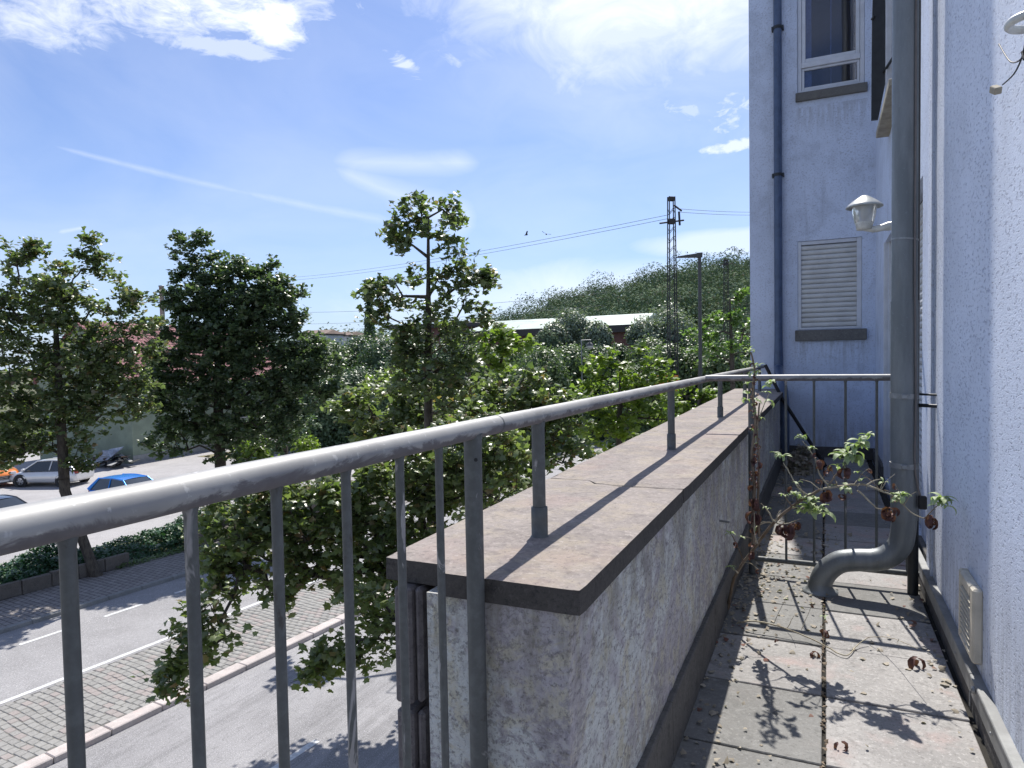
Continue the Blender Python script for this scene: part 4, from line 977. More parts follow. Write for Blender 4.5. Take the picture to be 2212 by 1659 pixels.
# ---------------------------------------------------------------- cars
def car_paint(name, col, rough=.25):
    b = NB(name); n = b.noise(3, 3, .5); return b.done(b.mix(b.step(n,.3,.7,0,.25), col, tuple(x*.8 for x in col)), rough, metal=.25, **{'Coat Weight': .6, 'Coat Roughness': .06})
MAT['tyre'] = simple('tyre_rubber', (.02,.02,.02), .8); MAT['rim'] = simple('alloy_rim', (.35,.35,.36), .3, .7); MAT['chrome'] = simple('chrome', (.55,.55,.56), .15, .9); MAT['blackplastic'] = simple('black_plastic', (.02,.02,.022), .45)
MAT['redlamp'] = simple('red_lamp', (.35,.02,.02), .15); MAT['clearlamp'] = simple('clear_lamp', (.55,.56,.58), .1, .3)
MAT['plate'] = simple('number_plate', (.7,.7,.68), .4)
def car(name, paint, base, heading, kind, label, group=None, cat='car'):
    """kind: hatch / suv; local +x is the nose"""
    root = empty(name, base, label=label, cat=cat, group=group); root.rotation_euler = (0,0,heading)
    H = {'hatch': 1.48, 'suv': 1.66, 'saloon': 1.42}[kind]; L = {'hatch': 4.1, 'suv': 4.4, 'saloon': 4.5}[kind]; Wd = 1.78 if kind != 'suv' else 1.84; hw = Wd/2
    zb = .95 if kind != 'suv' else 1.06; zh = .88 if kind != 'suv' else 1.05
    # lower body stations: x, z bottom, z top, half width factor
    nose = L/2; tail = -L/2
    st = [(tail, .42, .80, .82), (tail+.06, .30, .96 if kind != 'saloon' else .98, .90), (tail+.35, .22, zb+.04, .97), (tail+.9, .20, zb+.02, 1.0), (-.4, .20, zb, 1.0), (.4, .20, zb-.02, 1.0), (.95, .20, zb-.04, 1.0), (1.3, .20, zh+.02, .99), (nose-.45, .22, zh-.08, .96), (nose-.12, .26, zh-.22, .86), (nose, .36, zh-.36, .74)]
    ring = 14; b = MB(); vs = []
    for (x, z0, z1, wf) in st:
        w = hw*wf
        for k in range(ring):
            a = 2*pi*k/ring; cx, sx = cos(a), sin(a); ex = .38
            yy = w*math.copysign(abs(cx)**ex, cx); zz = (z0+z1)/2 + (z1-z0)/2*math.copysign(abs(sx)**(.45 if sx < 0 else .5), sx)
            if sx > .5: yy *= .93
            vs.append((x, yy, zz))
    fs = [(i*ring+k, i*ring+(k+1)%ring, (i+1)*ring+(k+1)%ring, (i+1)*ring+k) for i in range(len(st)-1) for k in range(ring)]
    fs = [f[::-1] for f in fs]
    b.add(vs, fs, 0, True); b.add(vs[:ring], [list(range(ring))]); b.add(vs[-ring:], [list(range(ring))[::-1]])
    body = b.build('body', paint, root)
    # cabin
    if kind == 'hatch': c = [(tail+.12, zb-.04), (tail+.62, H-.05), (-.15, H), (.35, H-.04), (1.18, zh+.0)]
    elif kind == 'suv': c = [(tail+.10, zb-.04), (tail+.45, H-.05), (-.2, H), (.35, H-.03), (1.05, zh+.0)]
    else: c = [(tail+.75, zb-.02), (tail+1.35, H-.06), (-.15, H), (.35, H-.04), (1.2, zh)]
    wb, wt = hw*.90, hw*.68
    (x0,z0),(x1,z1),(x2,z2),(x3,z3),(x4,z4) = c
    def ring4(y_b, y_t, off=0):
        return [(x0,z0,y_b),(x1,z1,y_t),(x2,z2,y_t*1.0),(x3,z3,y_t),(x4,z4,y_b)]
    # roof: domed grid between x1 and x3
    b = MB(); nx, ny = 8, 6; vs = []
    for i in range(nx+1):
        f = i/nx; x = x1+(x3-x1)*f; z = z1+(z3-z1)*f + .05*sin(pi*f)
        for j in range(ny+1):
            g = j/ny*2-1; vs.append((x, g*wt, z+.035*(1-g*g)))
    b.add(vs, [(i*(ny+1)+j, (i+1)*(ny+1)+j, (i+1)*(ny+1)+j+1, i*(ny+1)+j+1) for i in range(nx) for j in range(ny)], 0, True)
    for sgn in (-1, 1):  # rails and pillars
        y = sgn*wt
        rf = smooth_path([(x1,y,z1),((x1+x3)/2,y,(z1+z3)/2+.05),(x3,y,z3)], 5); b.tube(rf, .035, 8)
        b.tube([(x3,y,z3),(x4,sgn*wb,z4)], [.035,.04], 8); b.tube([(x1,y,z1),(x0,sgn*wb,z0)], [.06,.10], 8)
        b.tube([((x1+x3)/2,y*1.0,(z1+z3)/2+.02),((x1+x3)/2+.05,sgn*wb,zb)], [.03,.035], 6)
    b.build('roof', paint, root)
    b = MB()
    o_ = .0
    for sgn in (-1, 1):
        q = [(x0,sgn*wb,z0),(x1,sgn*wt,z1),((x1+x3)/2,sgn*(wt+.005),(z1+z3)/2+.045),(x3,sgn*wt,z3),(x4,sgn*wb,z4)]; b.add(q, [(0,1,2,3,4)])
    b.build('side_window', MAT['carglass'], root)
    b = MB(); nn = 6; vs = []
    for i in range(2):
        for j in range(nn+1):
            g = j/nn*2-1; xx, zz, w = ((x3,z3,wt),(x4,z4,wb))[i]; vs.append((xx+.10*(1-g*g)*(1 if i else .5), g*w, zz+.012))
    b.add(vs, [(j, j+1, nn+1+j+1, nn+1+j) for j in range(nn)], 0, True); b.build('windscreen', MAT['carglass'], root)
    b = MB(); b.add([(x0-.01,-wb,z0),(x0-.01,wb,z0),(x1-.01,wt,z1+.01),(x1-.01,-wt,z1+.01)], [(0,1,2,3)]); b.build('rear_window', MAT['carglass'], root)
    b = MB(); b.box(x0+.1,x4-.3,-wb+.06,wb-.06,zb-.3,zb+.02); b.build('cabin_floor', MAT['blackplastic'], root)
    # wheels
    rw = .33 if kind != 'suv' else .37
    for wx_ in (tail+.78, nose-.82):
        for sgn in (-1, 1):
            R = Matrix.Rotation(pi/2, 3, 'X'); b = MB(); b.lathe([(rw*.62,-.10),(rw*.95,-.10),(rw,-.06),(rw,.06),(rw*.95,.10),(rw*.62,.10)], 24, (0,0,0), R=R)
            w_ = b.build('wheel', MAT['tyre'], root, (wx_, sgn*(hw-.10), rw))
            b = MB(); b.lathe([(0,.05),(rw*.2,.07),(rw*.3,.03),(rw*.62,.085),(rw*.64,.06)], 24, (0,0,0), R=Matrix.Rotation(-sgn*pi/2, 3, 'X'))
            for k in range(5):
                a = 2*pi*k/5; b.tube([(0, sgn*.06, 0), (rw*.6*cos(a), sgn*.08, rw*.6*sin(a))], .03, 6)
            b.build('rim', MAT['rim'], w_)
            b = MB(); b.lathe([(rw+.07,-.005),(rw+.07,.012),(rw-.02,.012)], 24, (wx_, sgn*(hw+.001), rw+.01), R=R); b.build('wheel_arch', MAT['blackplastic'], root)
    for sgn in (-1, 1):
        b = MB(); b.bbox(nose-.42, nose-.02, sgn*hw*.52-.16, sgn*hw*.52+.16, zh-.42, zh-.20, .04); b.build('headlight', MAT['clearlamp'], root)
        b = MB(); b.bbox(tail-.01, tail+.25, sgn*hw*.74-.12, sgn*hw*.74+.12, .72, .95, .03); b.build('tail_light', MAT['redlamp'], root)
        b = MB(); b.bbox(.85, 1.0, sgn*(hw+.02), sgn*(hw+.18), zb-.02, zb+.12, .03); b.build('mirror', paint, root)
    b = MB(); b.bbox(nose-.10, nose+.02, -.48, .48, .42, zh-.40, .02); g_ = b.build('grille', MAT['blackplastic'], root)
    for k in range(3):
        b = MB(); b.box(nose+.015, nose+.03, -.44, .44, .47+k*.08, .49+k*.08); b.build('grille_bar', MAT['chrome'], g_)
    b = MB(); b.bbox(nose-.1, nose+.05, -hw*.8, hw*.8, .26, .42, .03); b.build('bumper', MAT['blackplastic'] if kind == 'suv' else paint, root)
    b = MB(); b.box(nose+.052, nose+.06, -.26, .26, .33, .44); b.build('number_plate', MAT['plate'], root)
    return root
def gpos(px, py, z=GZ-.01):
    return PZ(px, py, z)
# roof of the blue car seen at (185-355, 1030): place by roof height
c_ = PZ(282, 1031, GZ+1.46)
car('parked_car', car_paint('blue_paint', (.01,.25,.80)), (c_.x, c_.y, GZ-.01), radians(-2), 'hatch', 'bright blue hatchback parked in the lot behind the leaning tree')
c_ = PZ(-10, 1085, GZ+1.25)
car('parked_car', car_paint('black_paint', (.015,.016,.02)), (c_.x, c_.y, GZ-.01), radians(5), 'saloon', 'black saloon with sky reflected in its windscreen, nearest the rail at the left edge')
c_ = PZ(-22, 1012, GZ+.9)
car('parked_car', car_paint('orange_paint', (.62,.17,.02)), (c_.x, c_.y, GZ-.01), radians(-12), 'suv', 'orange off-road vehicle with grille facing right at the left edge')
c_ = PZ(112, 1020, GZ+.7)
car('parked_car', car_paint('white_paint', (.68,.68,.68)), (c_.x, c_.y, GZ-.01), radians(200), 'hatch', 'small white car half hidden behind the leaning tree trunk')

# ---------------------------------------------------------------- green shed house with red tiled roof, rubble heap
gc = PZ(334, 1000, GZ)     # visible ground corner of the green wall (c. 285, 1002)
gA = PZ(288, 1002, GZ); gB = PZ(440, 975, GZ); gC = PZ(225, 985, GZ)
ax = (gB-gA).normalized(); bx = Vector((-ax.y, ax.x, 0))
MAT['greenwall'] = simple('green_render', (.26,.31,.23), .9, var=.2, sc=1.2); MAT['tile'] = mat_cobble('roof_tile', (.27,.115,.12), (.20,.09,.10), (.31,.15,.14)); MAT['fascia'] = simple('fascia', (.35,.33,.3), .8)
gh = empty('green_house', gA, label='green walled building with a red tiled roof behind the street trees', cat='building')
gh.rotation_euler = (0,0, atan2(ax.y, ax.x))
LW, DW, HE, HR = 17.0, 9.0, 5.6, 9.9
b = MB(); b.box(-.0, LW, 0, DW, -.2, HE); b.add([(0,0,HE),(0,DW,HE),(0,DW/2,HR),(LW,0,HE),(LW,DW,HE),(LW,DW/2,HR)], [(0,2,1),(3,4,5)]); b.build('wall', MAT['greenwall'], gh)
b = MB(); b.bbox(-.02, LW+.02, -.05, .0, -.2, .55, .01); b.build('plinth', MAT['concretegrey'], gh)
rf = empty('roof', (0,0,0)); rf.parent = gh
for sgn in (0, 1):
    b = MB(); y0_, y1_ = (-.45, DW/2) if sgn == 0 else (DW+.45, DW/2); z0_ = HE-.2
    b.add([(-.4,y0_,z0_),(LW+.4,y0_,z0_),(LW+.4,y1_,HR+.05),(-.4,y1_,HR+.05)], [(0,1,2,3)]); b.build('roof_deck', MAT['tile'], rf)
b = MB(); y0_ = -.45; z0_ = HE-.2; ln = sqrt((DW/2+.45)**2+(HR+.05-z0_)**2); sl = Vector((0, (DW/2+.45)/ln, (HR+.05-z0_)/ln)); nr_ = Vector((0,-sl.z,sl.y)); rows = int(ln/.33)
vs = []; fs = []
for r_ in range(rows):
    for k in range(int(LW/.30)):
        x = -.35+k*.30; p0 = Vector((x, y0_, z0_))+sl*(r_*.33)+nr_*.055; p1 = p0+sl*.36-nr_*.03
        q = len(vs); vs += [p0, p0+Vector((.14,0,0))+nr_*.035, p0+Vector((.285,0,0)), p1+Vector((.285,0,0)), p1+Vector((.14,0,0))+nr_*.035, p1, p0-nr_*.05, p0+Vector((.285,0,0))-nr_*.05]
        fs += [(q,q+1,q+4,q+5),(q+1,q+2,q+3,q+4),(q+6,q+7,q+2,q+1),(q+6,q+1,q)]
b.add(vs, fs); o = b.build('tile_rows', MAT['tile'], rf, kind='stuff')
for k in range(2):
    b = MB(); b.bbox(5+k*5, 6.2+k*5, -.04, .03, 2.2, 3.6, .02); fr = b.build('window', MAT['white_pvc'], gh); b = MB(); b.box(5.1+k*5, 6.1+k*5, -.046, -.042, 2.3, 3.5); b.build('pane', MAT['glass'], fr)
ch = P(349, 632, 50); 
b = MB(); zt_ = P(349, 617, 50).z; b.lathe([(.16,GZ+8),(.16,zt_-.1),(.19,zt_-.1),(.19,zt_),(.1,zt_)], 14, (0,0,0)); o = b.build('metal_chimney', MAT['clamp'], label='tall metal chimney pipe rising above the red roof between two trees', cat='chimney'); o.location = (ch.x, ch.y, 0)
# rubble heap
hc = PZ(245, 1008, GZ); hp = empty('rubble_heap', hc, label='heap of scrap boards and plastic sheet beside the green wall', cat='rubble')
MAT['board'] = simple('old_board', (.16,.11,.08), .8); MAT['plastic'] = simple('plastic_sheet', (.50,.54,.60), .35, var=.4, sc=3)
for k in range(16):
    a = random.uniform(0, pi); lgt = random.uniform(.8,2.0); b = MB(); R = Matrix.Rotation(a,4,'Z')@Matrix.Rotation(random.uniform(-.5,.5),4,'Y'); R.translation = Vector((random.uniform(-1.6,1.6),random.uniform(-.6,.6),random.uniform(.15,.7)))
    b.bbox(-lgt/2,lgt/2,-random.uniform(.08,.3),.12,-.02,.03,.006,R=R); b.build('board', [MAT['board'], MAT['dark_metal'], MAT['concretegrey']][k%3], hp)
b = MB(); rough_sheet(b, (-1.2,-.6,.3), (1.5,0,.25), (0,1.2,.75), 10, 8, (0,-.7,.7), .22, 5); b.build('plastic_sheet', MAT['plastic'], hp)
b = MB(); rough_sheet(b, (-.2,-.7,.1), (1.6,0,.2), (0,1.0,.5), 10, 8, (0,-.7,.7), .2, 6); b.build('tarpaulin', MAT['dark_metal'], hp)
cover_dry = strip('dry_verge', 41.5, 45, 31.5, 44, GZ+.0, MAT['dry'], kind='structure')
fw = [PZ(795, 905, GZ), PZ(1000, 908, GZ)]; d_ = (fw[1]-fw[0]).normalized(); pn = PZ(735, 912, GZ)
gw = empty('garden_wall', pn, label='low garden wall with a stone gate pillar beyond the side road', cat='wall'); gw.rotation_euler = (0,0,atan2(d_.y, d_.x))
b = MB(); b.bbox(0, .75, -.3, .45, 0, 1.55, .03); b.bbox(-.08, .83, -.38, .53, 1.55, 1.72, .03); b.build('pillar', MAT['kerb_grey'], gw)
b = MB(); b.bbox(.75, 16, -.05, .25, -.1, .85, .03); b.bbox(.75, 16, -.1, .3, .85, .95, .02); b.build('wall_panel', MAT['sill'], gw)
print('lot done')

# ---------------------------------------------------------------- distant buildings
MAT['brick'] = simple('dark_brick', (.17,.085,.075), .9, var=.35, sc=1.5); MAT['copper'] = simple('pale_metal_roof', (.33,.40,.37), .6, .1, sc=.6); MAT['darkroof'] = simple('dark_roof', (.05,.045,.045), .7); MAT['housewhite'] = simple('house_render', (.55,.57,.60), .9, sc=.3, var=.12); MAT['roofbrown'] = simple('brown_roof', (.20,.14,.11), .8, sc=.4)
def long_house(pxL, pyL, DL, pxR, pyR, DR, hroof, depth, wallm, roofm, name, label, cat='building', nwin=8, over=.6, winh=1.6, fasc=.5, gable=False):
    a = P(pxL, pyL, DL); c = P(pxR, pyR, DR); zt = (a.z+c.z)/2; a.z = c.z = GZ; ax = (c-a).normalized(); L = (c-a).length
    root = empty(name, a, label=label, cat=cat); root.rotation_euler = (0,0,atan2(ax.y,ax.x)); H = zt-GZ-hroof
    b = MB(); b.box(0, L, 0, depth, -.5, H); b.build('wall', wallm, root)
    b = MB(); b.bbox(-over, L+over, -over, 0, H-.1, H+fasc, .03); b.box(-over, L+over, 0, depth+over, H+.0, H+.06); b.bbox(L+.0, L+over, 0, depth+over, H-.1, H+fasc, .03); b.build('eaves', MAT['darkroof'], root)
    b = MB(); z0 = H+fasc
    b.add([(-over,-over,z0),(L+over,-over,z0),(L+over-.8,depth/2,z0+hroof-fasc),(-over+.8,depth/2,z0+hroof-fasc),(L+over,depth+over,z0),(-over,depth+over,z0)], [(0,1,2,3),(2,4,5,3),(0,3,5),(1,4,2)]); b.build('roof', roofm, root)
    for k in range(nwin):
        x = L*(k+.5)/nwin; w = min(.9, L/nwin*.3); b = MB(); zc = H*.62
        b.bbox(x-w, x+w, -.06, .02, zc-winh/2, zc+winh/2, .02); f = b.build('window', MAT['white_pvc'] if wallm is MAT['housewhite'] else MAT['fascia'], root)
        b = MB(); b.box(x-w+.1, x-.04, -.066, -.062, zc-winh/2+.1, zc+winh/2-.1); b.box(x+.04, x+w-.1, -.066, -.062, zc-winh/2+.1, zc+winh/2-.1); b.build('pane', MAT['glass'], f)
    return root
long_house(1015, 686, 86, 1378, 676, 74, 2.2, 11, MAT['brick'], MAT['copper'], 'station_building', 'long dark brick station building with pale green metal roof below the wooded hill', nwin=12, fasc=.7)
long_house(850, 700, 98, 1000, 690, 92, .8, 10, MAT['brick'], MAT['darkroof'], 'brick_shed', 'dark brick shed with flat dark roof left of the station building', nwin=4)
for i, (l, t, r, D, rm, lab) in enumerate([(640,712,702,210,'roofbrown','pale flats with brown terraced roof nearest the big round maple, far behind the shrubs'), (706,716,752,225,'roofbrown','pale flats with low brown roof left of the ivy clad pole, far away'), (752,726,792,240,'roofbrown','small white house with hipped brown roof just left of the ivy clad pole'), (806,728,848,200,'copper','small white house squeezed between the ivy clad pole and the brick shed')]):
    long_house(l, t, D, r, t, D*.98, 1.6, 9, MAT['housewhite'], MAT[rm], 'distant_house', lab, 'house', nwin=3, over=.5, winh=1.5, fasc=.25)

# ---------------------------------------------------------------- wooded hill
prof = [(560,774),(900,745),(1000,728),(1080,705),(1140,684),(1180,668),(1230,652),(1300,634),(1350,624),(1400,606),(1440,598),(1500,588),(1540,584),(1580,574),(1622,578),(1750,560),(1900,540),(2300,520)]
pxs = np.arange(560, 2300, 12.0); tops = np.interp(pxs, [p[0] for p in prof], [p[1] for p in prof])
rows_ = 14; V = []; 
for j in range(rows_+3):
    t = j/rows_
    for px, tp in zip(pxs, tops):
        D = 210 + 230*t; pr = P(px, tp+15, 440); zr = pr.z
        base = P(px, 770, D); tt = min(t,1.0); z = GZ + (zr-GZ)*(tt**.85) - (max(0,t-1)*60)
        V.append((base.x, base.y, z))
V = np.array(V); nc = len(pxs); F = np.array([(j*nc+i, j*nc+i+1, (j+1)*nc+i+1, (j+1)*nc+i) for j in range(rows_+2) for i in range(nc-1)])
MAT['hillground'] = simple('forest_floor', (.03,.04,.022), .95, sc=.05)
arr_mesh('hill', V, F, MAT['hillground'], kind='structure')
G = V.reshape(rows_+3, nc, 3); m = 1500
ii = rng.random(m)*(nc-1.01); jj = rng.random(m)*rows_*1.03; i0 = ii.astype(int); j0 = np.minimum(jj.astype(int), rows_+1); fi = (ii-i0)[:,None]; fj = (jj-j0)[:,None]
pc_ = (G[j0,i0]*(1-fi)+G[j0,i0+1]*fi)*(1-fj) + (G[np.minimum(j0+1,rows_+2),i0]*(1-fi)+G[np.minimum(j0+1,rows_+2),i0+1]*fi)*fj
rr_ = 3.6+5.4*rng.random(m)**1.8; cen = pc_ + np.array([0,0,1])*(rr_*.8+rng.normal(size=m)*2.2)[:,None]
k = 300; v = nrmz(rng.normal(size=(m*k,3))); q = rng.random(m*k)**.12; rad = np.repeat(rr_, k)*q
lump = np.repeat(nrmz(rng.normal(size=(m,3))), k, 0)
pos = np.repeat(cen, k, 0) + v*(rad*(1+.12*np.sin(7*(v*lump).sum(1))))[:,None]*np.array([1,1,1.1])
d, s, nr = leaf_frames(m*k, v, .3, .2, follow=1.5); treernd = np.repeat(rng.random(m), k)
ho = leaf_mesh('hill_forest', pos, d, s, nr, .85*(.6+.9*rng.random(m*k)), SH_TRI, MAT['leaf_hill'], kind='stuff')
ho.data.attributes['rnd'].data.foreach_set('value', (treernd*.9+.1*rng.random(m*k)).astype(np.float32))
print('hill done')

# ---------------------------------------------------------------- masts, lamps, wires
MAT['mast'] = simple('mast_steel', (.05,.047,.047), .7, .2); MAT['lamppole'] = simple('lamp_pole_grey', (.10,.10,.10), .6, .2); MAT['wiremat'] = simple('overhead_wire', (.09,.09,.10), .6)
def lattice_mast(px, ptop, D, w_top, w_bot, label, arms, group=None):
    t = P(px, ptop, D); root = empty('lattice_mast', (t.x, t.y, GZ), label=label, cat='mast', group=group); H = t.z-GZ
    fx = Vector((cos(yaw+.25), sin(yaw+.25), 0)); fy = Vector((-fx.y, fx.x, 0))
    def corner(sx, sy, z): w = w_bot+(w_top-w_bot)*z/H; return fx*(sx*w/2)+fy*(sy*w/2*.6)+Vector((0,0,z))
    b = MB()
    for sx in (-1,1):
        for sy in (-1,1): b.tube([corner(sx,sy,0), corner(sx,sy,H)], w_top*.095, 4, smooth=False)
    b.build('mast_frame', MAT['mast'], root)
    b = MB(); z = .5; k = 0
    while z < H-.6:
        st = .62; 
        for sy in (-1,1):
            b.tube([corner(-1,sy,z), corner(1,sy,z+st*.85)], w_top*.042, 4, smooth=False)
        for sx in (-1,1): b.tube([corner(sx,-1,z), corner(sx,1,z+st*.85)], w_top*.035, 4, smooth=False)
        z += st; k += 1
    b.build('lattice_bracing', MAT['mast'], root, kind='stuff')
    b = MB(); b.bbox(-w_top*.5, w_top*.5, -w_top*.35, w_top*.35, H-.28, H, .02, R=Matrix.Rotation(atan2(fx.y,fx.x),4,'Z')); b.build('mast_cap', MAT['mast'], root)
    for (z, l, r) in arms:
        b = MB(); b.tube([fx*(-l)+Vector((0,0,z-.12)), fx*r+Vector((0,0,z+.14))], .06, 6); b.bbox(-w_top*.52,w_top*.52,-.15,.15,z-.14,z+.2,.02,R=Matrix.Rotation(atan2(fx.y,fx.x),4,'Z')); b.build('crossarm', MAT['mast'], root)
    return root, H, fx
r_, H_, fx_ = lattice_mast(1450, 425, 45, .40, .66, 'tall dark lattice railway mast with one crossarm near the top', [(P(1450,479,45).z-GZ, .85, .90)])
b = MB(); p0 = Vector((0,0,H_-.55)); b.tube([p0+fx_*.2, p0+fx_*.75+Vector((0,0,-.35))], .06, 6); b.tube([p0+fx_*.55+Vector((0,0,-.4)), p0+fx_*.60+Vector((0,0,-1.3))], .07, 8); b.build('insulator_arm', MAT['mast'], r_)
lattice_mast(1568, 560, 85, .45, .8, 'distant lattice mast with wide crossarm in front of the hill top', [(P(1568,571,85).z-GZ, 1.0, 1.0)])
def hz_wire(name, pts, rad, label, group):
    b = MB(); b.tube(pts, rad, 5); return b.build(name, MAT['wiremat'], label=label, cat='wire', group=group)
def sag(a, c, s, n=16): return [a+(c-a)*(i/n)-Vector((0,0,s*4*(i/n)*(1-i/n))) for i in range(n+1)]
WL = [((1444,464,45),(620,600,110),.6),((1444,472,45),(620,606,110),.6),((1466,451,45),(1700,455,80),.2),((1466,458,45),(1700,461,80),.2),((1310,632,75),(640,675,110),.5),((1300,660,80),(660,700,120),.4)]
lab_ = ['upper of the two overhead wires running left from the lattice mast','lower of the two overhead wires running left from the lattice mast','upper overhead wire running right from the lattice mast to the house edge','lower overhead wire running right from the lattice mast to the house edge','thin overhead wire low above the brick station roof','faintest overhead wire just above the shrubs']
for (a, c, s), l in zip(WL, lab_): hz_wire('overhead_wire', sag(P(*a), P(*c), s), .015 if a[2] == 45 else .020, l, 'overhead wires')
# street lamp with flat arm
D = 26; pt = P(1511, 546, D); sl_ = empty('street_lamp', (pt.x, pt.y, GZ), label='grey street lamp post with long flat luminaire pointing left in front of the hill', cat='street lamp'); H = pt.z-GZ; rx = Vector((cos(yaw), sin(yaw), 0)); 
b = MB(); b.tube([(0,0,0),(0,0,4),(0,0,H)], [.085,.075,.062], 12); b.build('lamp_pole', MAT['lamppole'], sl_)
b = MB(); R = Matrix.Rotation(yaw, 4, 'Z'); vs = [(.09,-.09,H+.0),(.09,.09,H+.0),(.09,-.09,H-.18),(.09,.09,H-.18),(-.85,-.10,H-.13),(-.85,.10,H-.13),(-.85,-.10,H-.17),(-.85,.10,H-.17)]
b.add([R@Vector(v) for v in vs], [(0,1,5,4),(2,6,7,3),(0,4,6,2),(1,3,7,5),(0,2,3,1),(4,5,7,6)]); b.build('luminaire', MAT['lamppole'], sl_)
def globe_lamp(px, py, D, armpx, label):
    g = P(px, py, D); pl = P(armpx, py, D); root = empty('globe_lamp', (pl.x, pl.y, GZ), label=label, cat='street lamp', group='hanging globe lamps'); H = g.z-GZ+.45; v = Vector((g.x-pl.x, g.y-pl.y, 0))
    b = MB(); b.tube([(0,0,0),(0,0,H)], .05, 8); b.tube([(0,0,H-.02), v*1.15+Vector((0,0,H))], .035, 8); b.build('lamp_pole', MAT['clamp'], root)
    b = MB(); b.lathe([(0,.27),(.12,.25),(.25,.10),(.28,0)], 18, v+Vector((0,0,H-.45))); b.tube([v+Vector((0,0,H-.2)), v+Vector((0,0,H))], .03, 6); b.build('lamp_hood', MAT['lamppole'], root)
    b = MB(); b.lathe([(.28,0),(.25,-.12),(.13,-.23),(0,-.26)], 18, v+Vector((0,0,H-.45))); b.build('globe', MAT['lamp_white'], root)
globe_lamp(1274, 747, 52, 1256, 'hanging globe lamp in front of the brick station, right of the tall maple')
globe_lamp(855, 748, 62, 896, 'hanging globe lamp against the dark shrubs left of the tall maple')
# ivy clad pole
ip = P(800, 740, 68); iv = empty('ivy_pole', (ip.x, ip.y, GZ), label='leafless pole trunk wrapped in hanging ivy standing against the sky', cat='tree'); Hh = P(800, 636, 68).z-GZ
edges_mesh('trunk', [(0,0,0),(.1,0,Hh*.6),(0,0,Hh*.9),(0,0,Hh*.95),(0,0,Hh*.6)], [(.1,0,Hh*.6),(0,0,Hh),(.9,.2,Hh*.95),(-.8,.1,Hh*1.0),(1.1,.2,Hh*.62)], [.2,.15,.04,.04,.04], [.15,.06,.02,.02,.02], MAT['bark'], iv)
m = 3800; z = rng.random(m)*Hh; wd = .28+.55*np.clip((Hh-z)/(Hh*.6),0,1)*(.7+.3*np.sin(z*1.4)); a = rng.random(m)*2*pi; q = np.sqrt(rng.random(m))*wd
pos = np.stack([q*np.cos(a), q*np.sin(a), z], 1); d, s, nr = leaf_frames(m, np.stack([np.cos(a),np.sin(a),a*0-.8],1), .3, .9); leaf_mesh('ivy_foliage', pos, d, s, nr, .26*(.6+.8*rng.random(m)), SH_QUAD, MAT['leaf_dark'], iv, kind='stuff')
# birds over the wires
def bird(px, py, D, label):
    c = P(px, py, D); b = MB(); s = .26
    b.add([(0,.0,0),(.0,.25*s*3,.05),(-.1,.3*s*3,.0)]+[], [(0,1,2)]); b.lathe([(0,-.10),(.04,-.03),(.045,.03),(0,.12)], 8, (0,0,0), R=Matrix.Rotation(pi/2,3,'X'))
    b.add([(-.02,-.05,0),(-.30,-.02,.10),(-.26,.06,.08),(0,.05,.02),(.30,-.02,.10),(.26,.06,.08)], [(0,1,2,3),(0,3,5,4)]); o = b.build('bird', MAT['black_rubber'], label=label, cat='bird', group='birds in the sky'); o.location = c; o.rotation_euler = (0,.3,random.uniform(0,3))
bird(1137, 507, 40, 'small dark bird flying just above the paired wires, the left one'); bird(1180, 506, 40, 'small dark bird flying above the paired wires, the right one'); bird(663, 664, 42, 'single dark bird flying low above the thin wires right of the round maple')
# orange sign and tracks near the far end of the railing
D = 44; sg = P(1440, 826, D); so = empty('orange_sign', (sg.x, sg.y, GZ), label='orange rectangular board seen between rail and parapet among the bushes', cat='sign'); MAT['orange'] = simple('orange_board', (.62,.20,.03), .5)
b = MB(); b.bbox(-.85,.75,-.02,.02,sg.z-GZ-.75,sg.z-GZ+.45,.01,R=Matrix.Rotation(yaw,4,'Z')); b.build('board', MAT['orange'], so); b = MB(); b.tube([(0,.05,0),(0,.05,sg.z-GZ-.5)], .04, 8); b.build('pole', MAT['lamppole'], so)
tk = empty('railway_track', P(1590, 830, 60)); tk['kind'] = 'structure'; tk.location.z = GZ+1.6; tr = Vector((cos(yaw), sin(yaw), 0)); tf = Vector((-sin(yaw), cos(yaw), 0))
MAT['steel'] = simple('rail_steel', (.35,.33,.32), .4, .6)
b = MB(); RT = Matrix.Rotation(yaw+.05,4,'Z'); b.box(-18,16,-4,5,-1.7,-.2,R=RT); b.build('ballast', MAT['concretegrey'], tk)
for yy in (-3,-1.55,1.2,2.65):
    b = MB(); b.box(-18,16,yy,yy+.08,-.2,-.04,R=RT); b.build('rail', MAT['steel'], tk)
# low white fence line in front of the dark band behind the mast
fl = P(1400, 762, 66); fe = empty('railway_fence', (fl.x, fl.y, GZ), label='long low pale topped railway fence across the greenery behind the lattice mast', cat='fence')
b = MB(); hz_ = fl.z-GZ; b.box(-2,18,0,.1,hz_-.12,hz_,R=Matrix.Rotation(yaw-.03,4,'Z')); b.build('fence_rail', MAT['kerb_grey'], fe); b = MB()
for k in range(10): b.box(-2+k*2.1,-1.9+k*2.1,.1,.2,-.1,hz_-.1,R=Matrix.Rotation(yaw-.03,4,'Z'))
b.build('fence_posts', MAT['mast'], fe, kind='stuff')
print('far done')

# ---------------------------------------------------------------- trees
def gbase(px, D):
    p = P(px, 900, D); return Vector((p.x, p.y, GZ))
